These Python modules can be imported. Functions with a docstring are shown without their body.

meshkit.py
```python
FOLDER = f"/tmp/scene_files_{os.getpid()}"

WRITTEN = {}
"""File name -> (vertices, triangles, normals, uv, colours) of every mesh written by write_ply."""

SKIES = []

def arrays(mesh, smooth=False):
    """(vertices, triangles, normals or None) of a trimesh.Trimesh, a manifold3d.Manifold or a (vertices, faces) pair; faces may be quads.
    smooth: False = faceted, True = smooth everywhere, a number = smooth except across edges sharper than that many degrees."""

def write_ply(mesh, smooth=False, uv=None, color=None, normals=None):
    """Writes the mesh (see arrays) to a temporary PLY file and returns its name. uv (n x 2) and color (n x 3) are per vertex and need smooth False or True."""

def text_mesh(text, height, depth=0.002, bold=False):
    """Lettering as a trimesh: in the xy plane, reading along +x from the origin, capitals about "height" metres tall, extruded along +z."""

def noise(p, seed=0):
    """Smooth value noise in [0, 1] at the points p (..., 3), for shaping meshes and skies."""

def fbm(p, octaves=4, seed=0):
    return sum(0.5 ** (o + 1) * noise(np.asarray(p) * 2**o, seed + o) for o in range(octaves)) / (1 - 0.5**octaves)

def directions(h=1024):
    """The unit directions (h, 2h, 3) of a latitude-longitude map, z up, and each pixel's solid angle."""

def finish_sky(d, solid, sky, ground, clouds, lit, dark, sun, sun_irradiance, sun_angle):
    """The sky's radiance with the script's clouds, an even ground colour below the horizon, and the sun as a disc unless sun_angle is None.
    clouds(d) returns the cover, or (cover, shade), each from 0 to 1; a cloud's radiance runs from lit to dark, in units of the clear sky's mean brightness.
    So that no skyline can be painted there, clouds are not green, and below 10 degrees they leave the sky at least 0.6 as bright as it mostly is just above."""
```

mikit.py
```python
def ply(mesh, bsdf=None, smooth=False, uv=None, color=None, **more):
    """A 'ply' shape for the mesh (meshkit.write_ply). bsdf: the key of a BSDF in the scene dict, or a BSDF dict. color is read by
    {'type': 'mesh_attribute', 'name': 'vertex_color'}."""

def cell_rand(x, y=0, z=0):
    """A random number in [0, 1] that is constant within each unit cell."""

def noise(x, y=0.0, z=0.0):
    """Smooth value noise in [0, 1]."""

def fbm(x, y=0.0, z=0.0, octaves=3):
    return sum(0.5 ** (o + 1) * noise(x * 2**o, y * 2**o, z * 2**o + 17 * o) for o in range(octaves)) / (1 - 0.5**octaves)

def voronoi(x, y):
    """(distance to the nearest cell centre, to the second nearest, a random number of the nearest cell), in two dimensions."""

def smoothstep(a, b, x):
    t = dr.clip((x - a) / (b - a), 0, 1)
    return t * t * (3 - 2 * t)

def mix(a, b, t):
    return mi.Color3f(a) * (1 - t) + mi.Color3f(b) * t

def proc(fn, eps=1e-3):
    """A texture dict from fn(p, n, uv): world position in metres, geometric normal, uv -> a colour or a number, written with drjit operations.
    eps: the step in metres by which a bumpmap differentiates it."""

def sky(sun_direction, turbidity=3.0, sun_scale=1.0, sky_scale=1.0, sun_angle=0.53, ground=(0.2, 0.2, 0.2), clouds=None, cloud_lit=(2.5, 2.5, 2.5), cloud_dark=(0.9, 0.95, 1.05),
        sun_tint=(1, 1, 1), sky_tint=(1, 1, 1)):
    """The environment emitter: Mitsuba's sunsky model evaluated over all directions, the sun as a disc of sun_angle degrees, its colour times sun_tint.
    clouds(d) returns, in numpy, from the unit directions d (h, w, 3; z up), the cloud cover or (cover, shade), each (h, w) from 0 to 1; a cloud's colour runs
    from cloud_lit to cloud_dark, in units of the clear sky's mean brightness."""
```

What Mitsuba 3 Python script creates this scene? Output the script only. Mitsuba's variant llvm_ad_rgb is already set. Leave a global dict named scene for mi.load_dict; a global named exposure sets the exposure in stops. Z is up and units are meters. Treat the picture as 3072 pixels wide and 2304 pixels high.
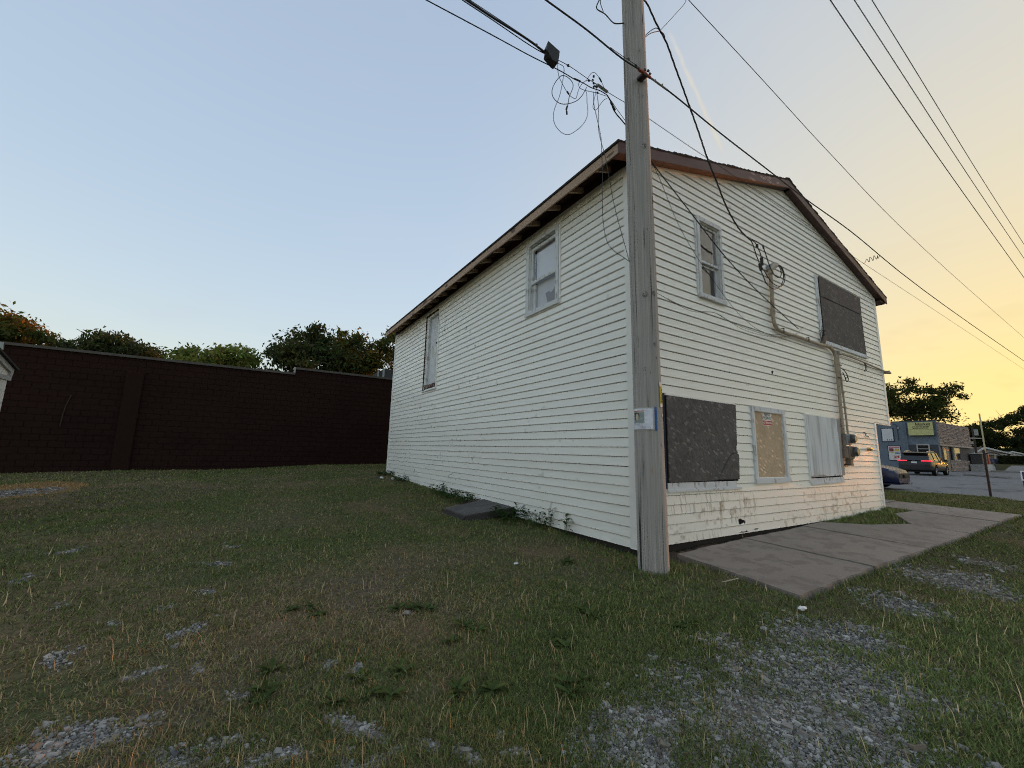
import math, random
import numpy as np
import trimesh, shapely, shapely.affinity, shapely.ops
from shapely.geometry import Polygon
from shapely.ops import unary_union
from scipy.interpolate import RBFInterpolator, CubicSpline
import drjit as dr
import mitsuba as mi
import mikit, meshkit
from mikit import proc, noise, fbm, voronoi, cell_rand, smoothstep, mix

T = mi.ScalarTransform4f
rng = np.random.default_rng(7)
random.seed(7)
scene, labels = {}, {}

# ------------------------------------------------------------------ camera, sky, exposure
EYE = np.array([-4.26, -3.721, 1.181])
YAW, PITCH, ROLL = math.radians(57.90048544), math.radians(9.22645711), math.radians(1.36799718)
FW = np.array([math.cos(YAW) * math.cos(PITCH), math.sin(YAW) * math.cos(PITCH), math.sin(PITCH)])
_r = np.cross(FW, [0, 0, 1]); _r /= np.linalg.norm(_r)
_u = np.cross(_r, FW)
UP = -_r * math.sin(ROLL) + _u * math.cos(ROLL)
scene['camera'] = {'type': 'perspective', 'fov': 2 * math.degrees(math.atan(1536 / 1233.3335)), 'fov_axis': 'x', 'near_clip': 0.05, 'far_clip': 6000.0,
                   'to_world': T().look_at(origin=EYE.tolist(), target=(EYE + FW).tolist(), up=UP.tolist())}
SUN_AZ, SUN_EL = math.radians(-2.0), math.radians(3.0)
SUN = [math.cos(SUN_EL) * math.cos(SUN_AZ), math.cos(SUN_EL) * math.sin(SUN_AZ), math.sin(SUN_EL)]


def high_haze(d):
    """A thin even veil of evening haze, warmer towards the low sun, with faint wisps of cirrus and one old contrail."""
    w = meshkit.fbm(np.stack([d[..., 0] * 3.0 / (d[..., 2] + .25), d[..., 1] * 3.0 / (d[..., 2] + .25), d[..., 2] * 2], -1), 5, 3)
    s = meshkit.fbm(np.stack([d[..., 0] * 1.2 + d[..., 1] * 2, d[..., 2] * 26, d[..., 1] * 1.5 - d[..., 0]], -1), 4, 9)
    near_sun = np.clip((d @ np.array(SUN) - .30) / .70, 0, 1)
    warm = np.clip(near_sun ** 1.6 * (.45 + .55 * np.exp(-np.clip(d[..., 2], 0, 1) / .40)) + .42 * np.exp(-np.clip(d[..., 2], 0, 1) / .16), 0, 1)
    cover = HAZE + HAZE_SUN * near_sun ** 1.2 + 0.10 * np.clip((w - .58) / .25, 0, 1) + 0.06 * np.clip((s - .55) / .3, 0, 1)
    a, b = np.array(TRAIL[0]), np.array(TRAIL[1])
    n = np.cross(a, b); n /= np.linalg.norm(n)
    m = (a + b) / np.linalg.norm(a + b)
    dist = np.abs(d @ n + .004 * (meshkit.noise(d * 60, 4) - .5))
    along = np.arccos(np.clip(d @ m, -1, 1)) / (np.arccos(a @ b / np.linalg.norm(a) / np.linalg.norm(b)) / 2)
    trail = np.clip(1 - dist / .0042, 0, 1) * np.clip((1 - along) * 3, 0, 1) * (.35 + .65 * meshkit.noise(d * 90, 5))
    return np.clip(cover + .5 * trail, 0, 1), np.clip(warm + .25 * trail, 0, 1)


TRAIL = ((0.5459, 0.3841, 0.7447), (0.725, 0.3911, 0.567))
HAZE, HAZE_SUN = 0.60, 0.37
scene['sky'] = mikit.sky(SUN, turbidity=3.0, sun_scale=0.30, sky_scale=1.0, sun_angle=1.2, ground=(.12, .11, .09), clouds=high_haze,
                         cloud_lit=(.90, 1.04, 1.27), cloud_dark=(1.66, 1.28, .52), sun_tint=(1.0, .72, .45), sky_tint=(.86, 1.0, 1.22))
exposure = 4.55


# ------------------------------------------------------------------ helpers
def put(key, mesh, bsdf, smooth=False, **kw):
    scene[key] = mikit.ply(mesh, bsdf, smooth=smooth, **kw)
    return key


_count = {}


def numbered(base):
    n = _count.get(base, 0)
    _count[base] = n + 1
    return base if n == 0 else f'{base}_{n:03d}'


def thing(name, label, cat, group=None):
    key = numbered(name)
    labels[key] = {'label': label, 'category': cat}
    if group:
        labels[key]['group'] = group
    return key


def part(parent, name, mesh, bsdf, smooth=False, label=None, stuff=False, **kw):
    key = numbered(f'{parent}__{name}')
    put(key, mesh, bsdf, smooth, **kw)
    if label or stuff:
        labels[key] = {}
        if label: labels[key]['label'] = label
        if stuff: labels[key]['kind'] = 'stuff'
    return key


def single(name, mesh, bsdf, label, cat, group=None, smooth=False, **kw):
    key = thing(name, label, cat, group)
    put(key, mesh, bsdf, smooth, **kw)
    return key


def bx(x0, x1, y0, y1, z0, z1):
    m = trimesh.creation.box(extents=[abs(x1 - x0), abs(y1 - y0), abs(z1 - z0)])
    m.apply_translation([(x0 + x1) / 2, (y0 + y1) / 2, (z0 + z1) / 2])
    return m


def chamfer_box(x0, x1, y0, y1, z0, z1, c=.006):
    """A box with its four z-running and top edges bevelled."""
    ex, ey, ez = (x1 - x0) / 2, (y1 - y0) / 2, (z1 - z0) / 2
    pts = []
    for sx in (-1, 1):
        for sy in (-1, 1):
            for sz in (-1, 1):
                pts += [(sx * (ex - c), sy * ey, sz * (ez - c)), (sx * ex, sy * (ey - c), sz * (ez - c)), (sx * (ex - c), sy * (ey - c), sz * ez)]
    m = trimesh.convex.convex_hull(np.array(pts))
    m.apply_translation([(x0 + x1) / 2, (y0 + y1) / 2, (z0 + z1) / 2])
    return m


def cat(ms):
    vs, fs, n = [], [], 0
    for m in ms:
        v, f = (np.asarray(m.vertices), np.asarray(m.faces)) if hasattr(m, 'vertices') else m
        vs.append(v); fs.append(f + n); n += len(v)
    return trimesh.Trimesh(np.vstack(vs), np.vstack(fs), process=False)


def spline(pts, per=6):
    p = np.asarray(pts, float)
    if len(p) < 3 or per <= 1:
        return p
    t = np.r_[0, np.cumsum(np.sqrt(np.linalg.norm(np.diff(p, axis=0), axis=1)) + 1e-6)]
    cs = CubicSpline(t, p, bc_type='natural')
    tt = np.concatenate([np.linspace(t[i], t[i + 1], per, endpoint=False) for i in range(len(t) - 1)] + [[t[-1]]])
    return cs(tt)


def tube(pts, r, sides=6, caps=True):
    p = np.asarray(pts, float)
    n = len(p)
    r = np.broadcast_to(np.asarray(r, float), (n,))
    t = np.gradient(p, axis=0); t /= np.linalg.norm(t, axis=1, keepdims=True) + 1e-12
    ref = np.array([0, 0, 1.0]) if abs(t[0][2]) < .9 else np.array([1.0, 0, 0])
    a = np.cross(t[0], ref); a /= np.linalg.norm(a)
    A = [a]
    for i in range(1, n):
        b = A[-1] - t[i] * (A[-1] @ t[i]); A.append(b / (np.linalg.norm(b) + 1e-12))
    A = np.array(A); B = np.cross(t, A)
    ang = np.arange(sides) * 2 * np.pi / sides
    v = (p[:, None] + r[:, None, None] * (np.cos(ang)[None, :, None] * A[:, None] + np.sin(ang)[None, :, None] * B[:, None])).reshape(-1, 3)
    i, j = np.meshgrid(np.arange(n - 1), np.arange(sides), indexing='ij')
    q = np.stack([i * sides + j, i * sides + (j + 1) % sides, (i + 1) * sides + (j + 1) % sides, (i + 1) * sides + j], -1).reshape(-1, 4)
    f = np.vstack([q[:, [0, 1, 2]], q[:, [0, 2, 3]]])
    if caps:
        v = np.vstack([v, p[:1], p[-1:]])
        k = np.arange(sides)
        f = np.vstack([f, np.stack([(k + 1) % sides, k, np.full(sides, n * sides)], 1),
                       np.stack([(n - 1) * sides + k, (n - 1) * sides + (k + 1) % sides, np.full(sides, n * sides + 1)], 1)])
    return trimesh.Trimesh(v, f, process=False)


def prism(poly, h):
    m = [trimesh.creation.extrude_polygon(g, h, engine='earcut') for g in getattr(poly, 'geoms', [poly]) if g.area > 1e-9]
    return cat(m)


def on_gable(m, y0):
    """A mesh drawn in (x, z, depth) put on a wall facing -Y, depth growing outwards from y0."""
    v = np.asarray(m.vertices)
    return trimesh.Trimesh(np.c_[v[:, 0], y0 - v[:, 2], v[:, 1]], m.faces, process=False)


def on_side(m, x0):
    """A mesh drawn in (y, z, depth) put on a wall facing -X, depth growing outwards from x0."""
    v = np.asarray(m.vertices)
    return trimesh.Trimesh(np.c_[x0 - v[:, 2], v[:, 0], v[:, 1]], np.asarray(m.faces)[:, ::-1], process=False)


def gprism(poly, y_front, depth):   # a plate on the gable wall; its front at y_front
    return on_gable(prism(poly, depth), y_front + depth)


def sprism(poly, x_front, depth):
    return on_side(prism(poly, depth), x_front + depth)


def P2(*p):
    return Polygon(p)


def sbox(x0, x1, z0, z1):
    return shapely.box(x0, z0, x1, z1)


# ------------------------------------------------------------------ materials
def rgb(*c):
    return {'type': 'rgb', 'value': list(c)}


def mat(key, color, rough=.7, spec=.4, metal=0.0, bump=None, two=True, **kw):
    col = proc(color) if callable(color) else rgb(*color)
    b = {'type': 'principled', 'base_color': col, 'roughness': proc(rough) if callable(rough) else rough, 'specular': spec, 'metallic': metal, **kw}
    if bump is not None:
        b = {'type': 'bumpmap', 'arbitrary': proc(bump[0], bump[2] if len(bump) > 2 else 2e-3), 'scale': bump[1], 'bsdf': b}
    if two:
        b = {'type': 'twosided', 'bsdf': b}
    scene[key] = b
    return key


def diff(key, color):
    scene[key] = {'type': 'twosided', 'bsdf': {'type': 'diffuse', 'reflectance': proc(color) if callable(color) else rgb(*color)}}
    return key


def vinyl_side(p, n, uv):
    c = mix((.80, .79, .72), (.73, .715, .64), fbm(p.x * .7, p.y * .7, p.z * 2.2, 3))
    # rain streaks and splashed mud: grains with outlines of their own
    spots = smoothstep(.80, .86, noise(p.y * 9, p.z * 14, 3.3)) * smoothstep(.55, .68, noise(p.y * 1.3, p.z * 1.1, 8.1))
    c = mix(c, (.36, .34, .28), spots * .4)
    splash = smoothstep(.86, .90, noise(p.y * 17, p.z * 21, 5.)) * smoothstep(.55, .75, noise(p.y * 1.7, p.z * 2.2, 2.)) * smoothstep(2.5, 6.0, p.y)
    c = mix(c, (.12, .11, .08), splash * .8)
    rust = smoothstep(.60, .74, fbm(p.y * 5, p.z * 3, 1.7, 4)) * smoothstep(.25, .08, dr.abs(p.y - 2.72)) * smoothstep(3.2, 3.5, p.z) * smoothstep(5.2, 4.9, p.z)
    rust = rust + smoothstep(.56, .7, fbm(p.y * 4, p.z * 4, 4.7, 4)) * smoothstep(.5, .2, dr.abs(p.y - 2.2)) * smoothstep(.22, .1, dr.abs(p.z - 3.5))
    return mix(c, (.36, .26, .13), dr.clip(rust, 0, 1) * .6)


def vinyl_gable(p, n, uv):
    c = mix((.80, .79, .72), (.73, .715, .64), fbm(p.x * .8, p.z * 2.4, 5.5, 3))
    mil = smoothstep(.50, .74, fbm(p.x * 11, p.z * 15, 2.2, 4)) * smoothstep(.40, .60, fbm(p.x * 1.3, p.z * 2.6, 3., 2)) * smoothstep(.60, .5, p.z)
    drip = smoothstep(.60, .82, noise(p.x * 42, p.z * 4.5, 7.)) * smoothstep(.42, .60, noise(p.x * 1.9, p.z * 4.0, 11.)) * smoothstep(.75, .6, p.z)
    c = mix(c, (.27, .25, .19), dr.clip(mil * .62 + drip * .5, 0, 1))
    spots = smoothstep(.84, .88, noise(p.x * 13, p.z * 13, 9.3)) * smoothstep(.5, .66, noise(p.x * 1.1, p.z * 1.4, 6.1))
    return mix(c, (.28, .24, .18), spots * .5)


mat('vinyl_side', vinyl_side, .42, .5)
mat('vinyl_gable', vinyl_gable, .42, .5)
mat('vinyl_trim', lambda p, n, uv: mix((.80, .80, .76), (.70, .69, .64), fbm(p.x * 3 + p.y * 3, p.z * 1.5, 2., 3)), .45, .5)


def peel(p, n, uv):
    s = p.x + p.y
    c = mix((.66, .68, .68), (.56, .57, .56), fbm(s * 4, p.z * 6, 1., 3))
    k = smoothstep(.60, .70, fbm(s * 22, p.z * 9, 4., 4))
    return mix(c, (.30, .28, .25), k * .75)


mat('peeling_white', peel, .7, .3)


def board_white(p, n, uv):
    c = mix((.68, .69, .68), (.58, .58, .56), fbm(p.x * 5, p.z * 2, 1., 3))
    streak = smoothstep(.52, .78, fbm(p.x * 9, p.z * .9, 6., 4))
    bare = smoothstep(6.12, 6.14, p.x + .03 * noise(p.z * 9, 1.)) + smoothstep(.89, .87, p.z + .05 * noise(p.x * 14, 2.))
    c = mix(c, (.36, .35, .33), streak * .75)
    return mix(c, mix((.33, .29, .25), (.25, .22, .19), noise(p.x * 60, p.z * 4, 3.)), dr.clip(bare, 0, 1) * .85)


mat('weathered_white', board_white, .75, .3)


def osb(light, dark, deep):
    def fn(p, n, uv):
        s = p.x
        w = .03 * noise(s * 9, p.z * 9, 4.)
        a1, b1, r1 = voronoi(s * 34 + p.z * 14 + w * 30, p.z * 15 - s * 8)
        a2, b2, r2 = voronoi(s * 15 - p.z * 8 + 40, p.z * 38 + s * 17 + w * 20)
        c = mix(dark, light, r1 * .6 + r2 * .4)
        edge = smoothstep(.10, .0, b1 - a1) * .5 + smoothstep(.07, .0, b2 - a2) * .35
        pale = smoothstep(.93, .95, r2) * .6
        c = mix(c, deep, dr.clip(edge, 0, 1))
        c = mix(c, mi.Color3f(light) * 1.8, pale)
        return c * (.78 + .44 * fbm(s * 2.2, p.z * 2.2, 1.5, 3))
    return fn


mat('osb_grey', osb((.150, .138, .128), (.085, .077, .072), (.035, .031, .029)), .85, .2)
mat('osb_tan', osb((.56, .42, .28), (.44, .32, .20), (.28, .18, .10)), .75, .25)


def fascia_brown(p, n, uv):
    c = mix((.105, .052, .044), (.080, .040, .034), fbm(p.x * 2.5, p.z * 12, 1., 3))
    pl = smoothstep(.64, .70, fbm(p.x * 7, p.z * 16, 4., 3)) * smoothstep(3.0, 3.25, p.x) * smoothstep(4.75, 4.5, p.x)
    return mix(c, (.36, .22, .19), pl * .8)


mat('fascia_brown', fascia_brown, .55, .4)


def raw_wood(p, n, uv):
    c = mix((.46, .33, .235), (.33, .225, .15), fbm(p.y * 1.2, p.z * 40, 1., 4))
    k = smoothstep(.80, .86, noise(p.y * 3.1, p.z * 14, 3.))
    return mix(c, (.06, .035, .025), k * .8)


mat('raw_wood', raw_wood, .75, .3)
mat('dark_wood', lambda p, n, uv: mix((.060, .031, .022), (.035, .019, .014), fbm(p.x * 3, p.y * 9, 2., 3)), .8, .2)
mat('groove_shade', (.035, .032, .028), .95, .05)  # dark wall backing: colours in the shade of the siding lap grooves
mat('soffit_brown', (.080, .044, .037), .6, .4)
mat('shingle', lambda p, n, uv: mix((.022, .020, .021), (.050, .046, .045), fbm(p.x * 40, p.y * 40, p.z * 40, 2)), .9, .2)
mat('foundation', lambda p, n, uv: mix((.10, .082, .068), (.055, .045, .038), fbm(p.x * 8, p.y * 8, p.z * 12, 3)), .9, .2)
mat('interior', lambda p, n, uv: mix((.17, .165, .16), (.12, .115, .11), fbm(p.x * 2, p.y * 2, p.z * 2, 3)), .9, .2)
mat('interior_dark', (.16, .14, .13), .9, .2)
mat('sheet_white', lambda p, n, uv: mix((.60, .62, .65), (.48, .50, .53), fbm(p.y * 3.5, p.z * 3.5, 2., 4)), .8, .2)
mat('door_white', lambda p, n, uv: mix(mix((.62, .64, .66), (.54, .55, .56), fbm(p.y * 2, p.z * 2, 2., 3)), (.47, .46, .36), smoothstep(.5, .75, fbm(p.y * 3, p.z * 2.4, 9., 3)) * .6), .6, .3)
mat('rot_wood', lambda p, n, uv: mix((.21, .165, .14), (.05, .03, .025), smoothstep(.45, .6, fbm(p.y * 12, p.z * 14, 2., 3))), .9, .2)
scene['pane'] = {'type': 'thindielectric', 'int_ior': 1.5}
mat('shard', (.17, .17, .18), .25, .5)
mat('gap_shade', (.012, .012, .014), .9, .1)  # near-black standing in for shade in gaps and holes; also on the hinge
mat('navy_strip', (.020, .026, .05), .7, .3)


def pole_wood(p, n, uv):
    a = dr.atan2(p.y + .5, p.x + .36)
    st = fbm(a * 9, p.z * .7, 3., 5)
    c = mix((.42, .39, .355), (.265, .245, .22), st)
    fine = noise(a * 70, p.z * 3.2, 1.)
    c = c * (.78 + .44 * fine)
    crack = smoothstep(.035, .012, dr.abs(noise(a * 6 + .25 * noise(p.z * 3, 2.), p.z * .35, 9.) - .5)) * smoothstep(.42, .56, noise(a * 3, p.z * .55, 21.))
    crack2 = smoothstep(.05, .02, dr.abs(noise(a * 15 + .2 * noise(p.z * 5, 7.), p.z * .6, 17.) - .5)) * smoothstep(.55, .66, noise(a * 5, p.z * 1.1, 31.))
    c = mix(c, (.045, .042, .040), dr.clip(crack + .75 * crack2, 0, 1))
    gre = smoothstep(.55, .8, fbm(a * 2.2, p.z * .45, 5., 3))
    c = mix(c, (.27, .27, .24), gre * .6)
    tan = smoothstep(.62, .70, fbm(a * 5, p.z * 4, 8., 3)) * smoothstep(.22, .12, dr.abs(p.z - 1.12)) * smoothstep(.35, .2, dr.abs(a + 2.2))
    c = mix(c, (.33, .19, .10), tan * .75)
    for (ka, kz, s) in KNOTS:
        dx, dz = (a - ka) * .15, p.z - kz
        q = dr.sqrt(dr.square(dx * 1.0) + dr.square(dz * .8)) / s
        ring = smoothstep(.35, .0, dr.abs(dr.sin(q * 9 + 2 * noise(a * 9, p.z * 12, 2.)))) * smoothstep(2.6, .8, q)
        c = mix(c, (.085, .078, .070), dr.clip(ring * .55 + smoothstep(.75, .45, q) * smoothstep(.40, .62, noise(a * 40, p.z * 60, kz)), 0, 1))
    return c


KNOTS = ((-2.05, 5.02, .055), (-2.35, 3.05, .05), (-1.65, 3.07, .045), (-1.5, 6.45, .025), (-2.3, 6.42, .02), (-2.55, 2.15, .03), (-1.75, 2.45, .03), (-2.1, 5.75, .02))
mat('pole_wood', pole_wood, .85, .2)
mat('cable_black', (.024, .023, .024), .55, .4)
mat('cable_grey', (.075, .075, .082), .55, .4)
mat('wire_bright', (.16, .15, .15), .5, .5)
mat('guard_orange', (.32, .055, .022), .5, .4)
mat('tag_yellow', (.56, .44, .06), .5, .4)
mat('tag_white', (.62, .60, .55), .5, .4)
mat('ink', (.018, .018, .018), .6, .3)
mat('tape_blue', lambda p, n, uv: mix((.035, .13, .36), (.02, .07, .22), noise(p.x * 90, p.z * 60, 1.)), .5, .4)


def notice_print(p, n, uv):
    u, v = uv.x, uv.y
    c = mix((.70, .71, .76), (.60, .61, .67), smoothstep(.4, .7, fbm(u * 7, v * 9, 2., 3)))
    inr = lambda a, b, x: smoothstep(a - .004, a + .004, x) * smoothstep(b + .004, b - .004, x)
    c = mix(c, (.42, .17, .10), inr(.06, .62, u) * inr(.855, .915, v))
    ph = inr(.06, .64, u) * inr(.28, .835, v)
    pic = mix((.17, .22, .21), (.31, .36, .34), noise(u * 13, v * 17, 3.))
    pic = mix(pic, (.035, .035, .032), smoothstep(.17, .13, dr.sqrt(dr.square((u - .25) * .9) + dr.square((v - .66) * .62))))
    pic = mix(pic, (.50, .43, .33), smoothstep(.095, .08, dr.sqrt(dr.square((u - .28) * .95) + dr.square((v - .59) * .5))))
    c = mix(c, pic, ph)
    rows = inr(.225, .25, v) * inr(.08, .55, u) + inr(.165, .18, v) * inr(.10, .62, u) + inr(.13, .145, v) * inr(.08, .85, u) + inr(.07, .085, v) * inr(.06, .92, u) + inr(.04, .055, v) * inr(.06, .70, u)
    return mix(c, (.10, .10, .12), dr.clip(rows, 0, 1) * smoothstep(.35, .5, noise(u * 60, v * 30, 1.)) * .9)


mat('notice_print', notice_print, .4, .4)


def conduit_paint(p, n, uv):
    c = mix((.42, .35, .26), (.32, .265, .195), fbm(p.x * 8, p.y * 8, p.z * 8, 3))
    k = smoothstep(.60, .70, fbm(p.x * 15, p.y * 20, p.z * 15, 4))
    return mix(c, (.13, .075, .045), k * .7)


mat('conduit_paint', conduit_paint, .6, .4)
mat('meter_grey', lambda p, n, uv: mix((.30, .32, .32), (.20, .21, .21), fbm(p.x * 20, p.z * 12, 1., 3)), .45, .5, .25)
mat('meter_brown', lambda p, n, uv: mix((.26, .20, .15), (.17, .125, .09), fbm(p.x * 20, p.z * 14, 1., 3)), .6, .4)
mat('meter_glass', (.060, .060, .062), .12, .6)
mat('iron_rust', lambda p, n, uv: mix((.070, .040, .034), (.032, .026, .028), fbm(p.x * 30, p.y * 30, p.z * 9, 3)), .7, .4)
mat('sign_white', (.74, .73, .71), .45, .4)
mat('sign_red', (.42, .014, .022), .45, .4)
mat('sconce_brass', (.62, .42, .18), .25, .5, .8)
mat('concrete_slab', lambda p, n, uv: mix(mix((.26, .225, .19), (.19, .163, .137), fbm(p.x * 1.4, p.y * 1.4, 3., 4)), (.14, .12, .10), smoothstep(.52, .66, fbm(p.x * 7, p.y * 7, 9., 4)) * .5) * (.86 + .28 * noise(p.x * 130, p.y * 130, 1.)), .9, .2,
    bump=(lambda p, n, uv: fbm(p.x * 60, p.y * 60, 2., 3), .003))
mat('hatch_board', lambda p, n, uv: mix((.115, .105, .095), (.062, .056, .052), fbm(p.x * 3, p.y * 7, 3., 4)) * (.85 + .3 * noise(p.x * 60, p.y * 60, 1.)), .85, .2)
mat('hatch_side', (.040, .034, .030), .9, .2)


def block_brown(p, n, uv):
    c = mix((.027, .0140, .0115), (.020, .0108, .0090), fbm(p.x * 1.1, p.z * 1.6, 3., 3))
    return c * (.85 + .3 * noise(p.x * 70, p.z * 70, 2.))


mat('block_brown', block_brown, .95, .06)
mat('coping', lambda p, n, uv: mix((.085, .077, .060), (.055, .049, .040), fbm(p.x * 5, p.z * 5, 1., 3)), .6, .4)
mat('flashing', (.30, .33, .31), .5, .4)
mat('rooftop_dark', (.055, .055, .055), .8, .2)
mat('shed_white', lambda p, n, uv: mix((.60, .58, .54), (.50, .48, .44), fbm(p.x * 2, p.z * 3, 1., 3)), .6, .4)
mat('shed_trim', (.30, .29, .28), .6, .4)


def asphalt(p, n, uv):
    c = mix((.155, .152, .150), (.105, .102, .100), fbm(p.x * .22, p.y * .5, 3., 4))
    tar = smoothstep(.030, .012, dr.abs(fbm(p.x * .18, p.y * .34, 12., 4) - .5))
    c = mix(c, (.05, .05, .05), tar * .6)
    return c * (.8 + .4 * noise(p.x * 24, p.y * 24, 2.))


mat('asphalt', asphalt, .85, .3)
mat('curb_concrete', lambda p, n, uv: mix((.30, .27, .24), (.20, .18, .16), fbm(p.x * 3, p.y * 3, p.z * 5, 3)), .9, .2)
mat('market_blue', lambda p, n, uv: mix((.150, .185, .225), (.115, .142, .175), fbm(p.y * 1.5, p.z * 1.5, 3., 3)), .7, .3)
mat('market_dark', (.055, .060, .066), .7, .3)
mat('market_stone', lambda p, n, uv: mix((.33, .26, .22), (.20, .16, .14), cell_rand(dr.floor(p.x * 2.6 + p.y), dr.floor(p.z * 7.), 3.)), .8, .3)
mat('market_mortar', (.085, .075, .07), .9, .2)
mat('sign_yellow', (.46, .45, .19), .4, .5)
mat('poster_frame', (.014, .018, .05), .5, .4)
mat('poster_white', (.56, .57, .58), .4, .4)


def poster_print(p, n, uv):
    y, z = (p.y - 9.71) / .84, (p.z - 1.18) / 1.28
    c = mi.Color3f(.60, .58, .54)
    inr = lambda a, b, x: smoothstep(a - .004, a + .004, x) * smoothstep(b + .004, b - .004, x)
    c = mix(c, (.45, .06, .10), inr(.05, .95, y) * inr(.88, .95, z))
    c = mix(c, (.20, .03, .05), inr(.55, .93, y) * inr(.62, .85, z))
    c = mix(c, (.55, .38, .08), inr(.08, .48, y) * inr(.62, .86, z) * smoothstep(.35, .5, noise(y * 9, z * 11, 1.)))
    c = mix(c, (.42, .42, .05), inr(.5, .93, y) * inr(.52, .58, z))
    c = mix(c, (.12, .16, .30), inr(.06, .46, y) * inr(.44, .55, z))
    c = mix(c, (.40, .05, .04), inr(.15, .8, y) * inr(.12, .30, z) * smoothstep(.5, .56, noise(y * 12, z * 9, 4.)))
    return c


mat('poster_print', poster_print, .35, .4)
mat('door_grey', (.12, .11, .105), .5, .4)
mat('dark_glass', (.018, .019, .022), .08, .6)
mat('window_frame', (.42, .40, .36), .6, .4)
mat('ice_red', (.32, .025, .022), .5, .4)
mat('ice_dark', (.055, .052, .05), .6, .4)
mat('block_grey', (.34, .33, .31), .8, .3)
mat('car_black', (.0055, .0065, .010), .30, .35, clearcoat=.45, clearcoat_gloss=.9)
mat('car_blue', (.006, .011, .05), .30, .35, clearcoat=.5, clearcoat_gloss=.9)
mat('car_glass', (.010, .010, .012), .04, .7)
mat('tyre', (.015, .015, .015), .85, .2)
mat('rim', (.22, .22, .23), .3, .5, .8)
mat('chrome', (.62, .62, .64), .15, .5, 1.0)
mat('plate_white', (.60, .64, .62), .5, .4)
mat('plastic_black', (.014, .014, .015), .6, .4)
mat('headlight', (.35, .37, .40), .1, .6)
scene['tail_lens'] = {'type': 'principled', 'base_color': rgb(.45, .02, .03), 'roughness': .2}
mat('house_white', (.56, .55, .52), .6, .3)
mat('house_tan', (.32, .28, .23), .7, .3)
mat('house_roof', (.085, .072, .062), .9, .2)
mat('bin_blue', (.015, .025, .085), .5, .4)
mat('pole_dark', (.055, .042, .034), .8, .2)
mat('lamp_post', (.50, .42, .26), .5, .4)
mat('yard_navy', (.016, .022, .07), .4, .4)
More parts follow.
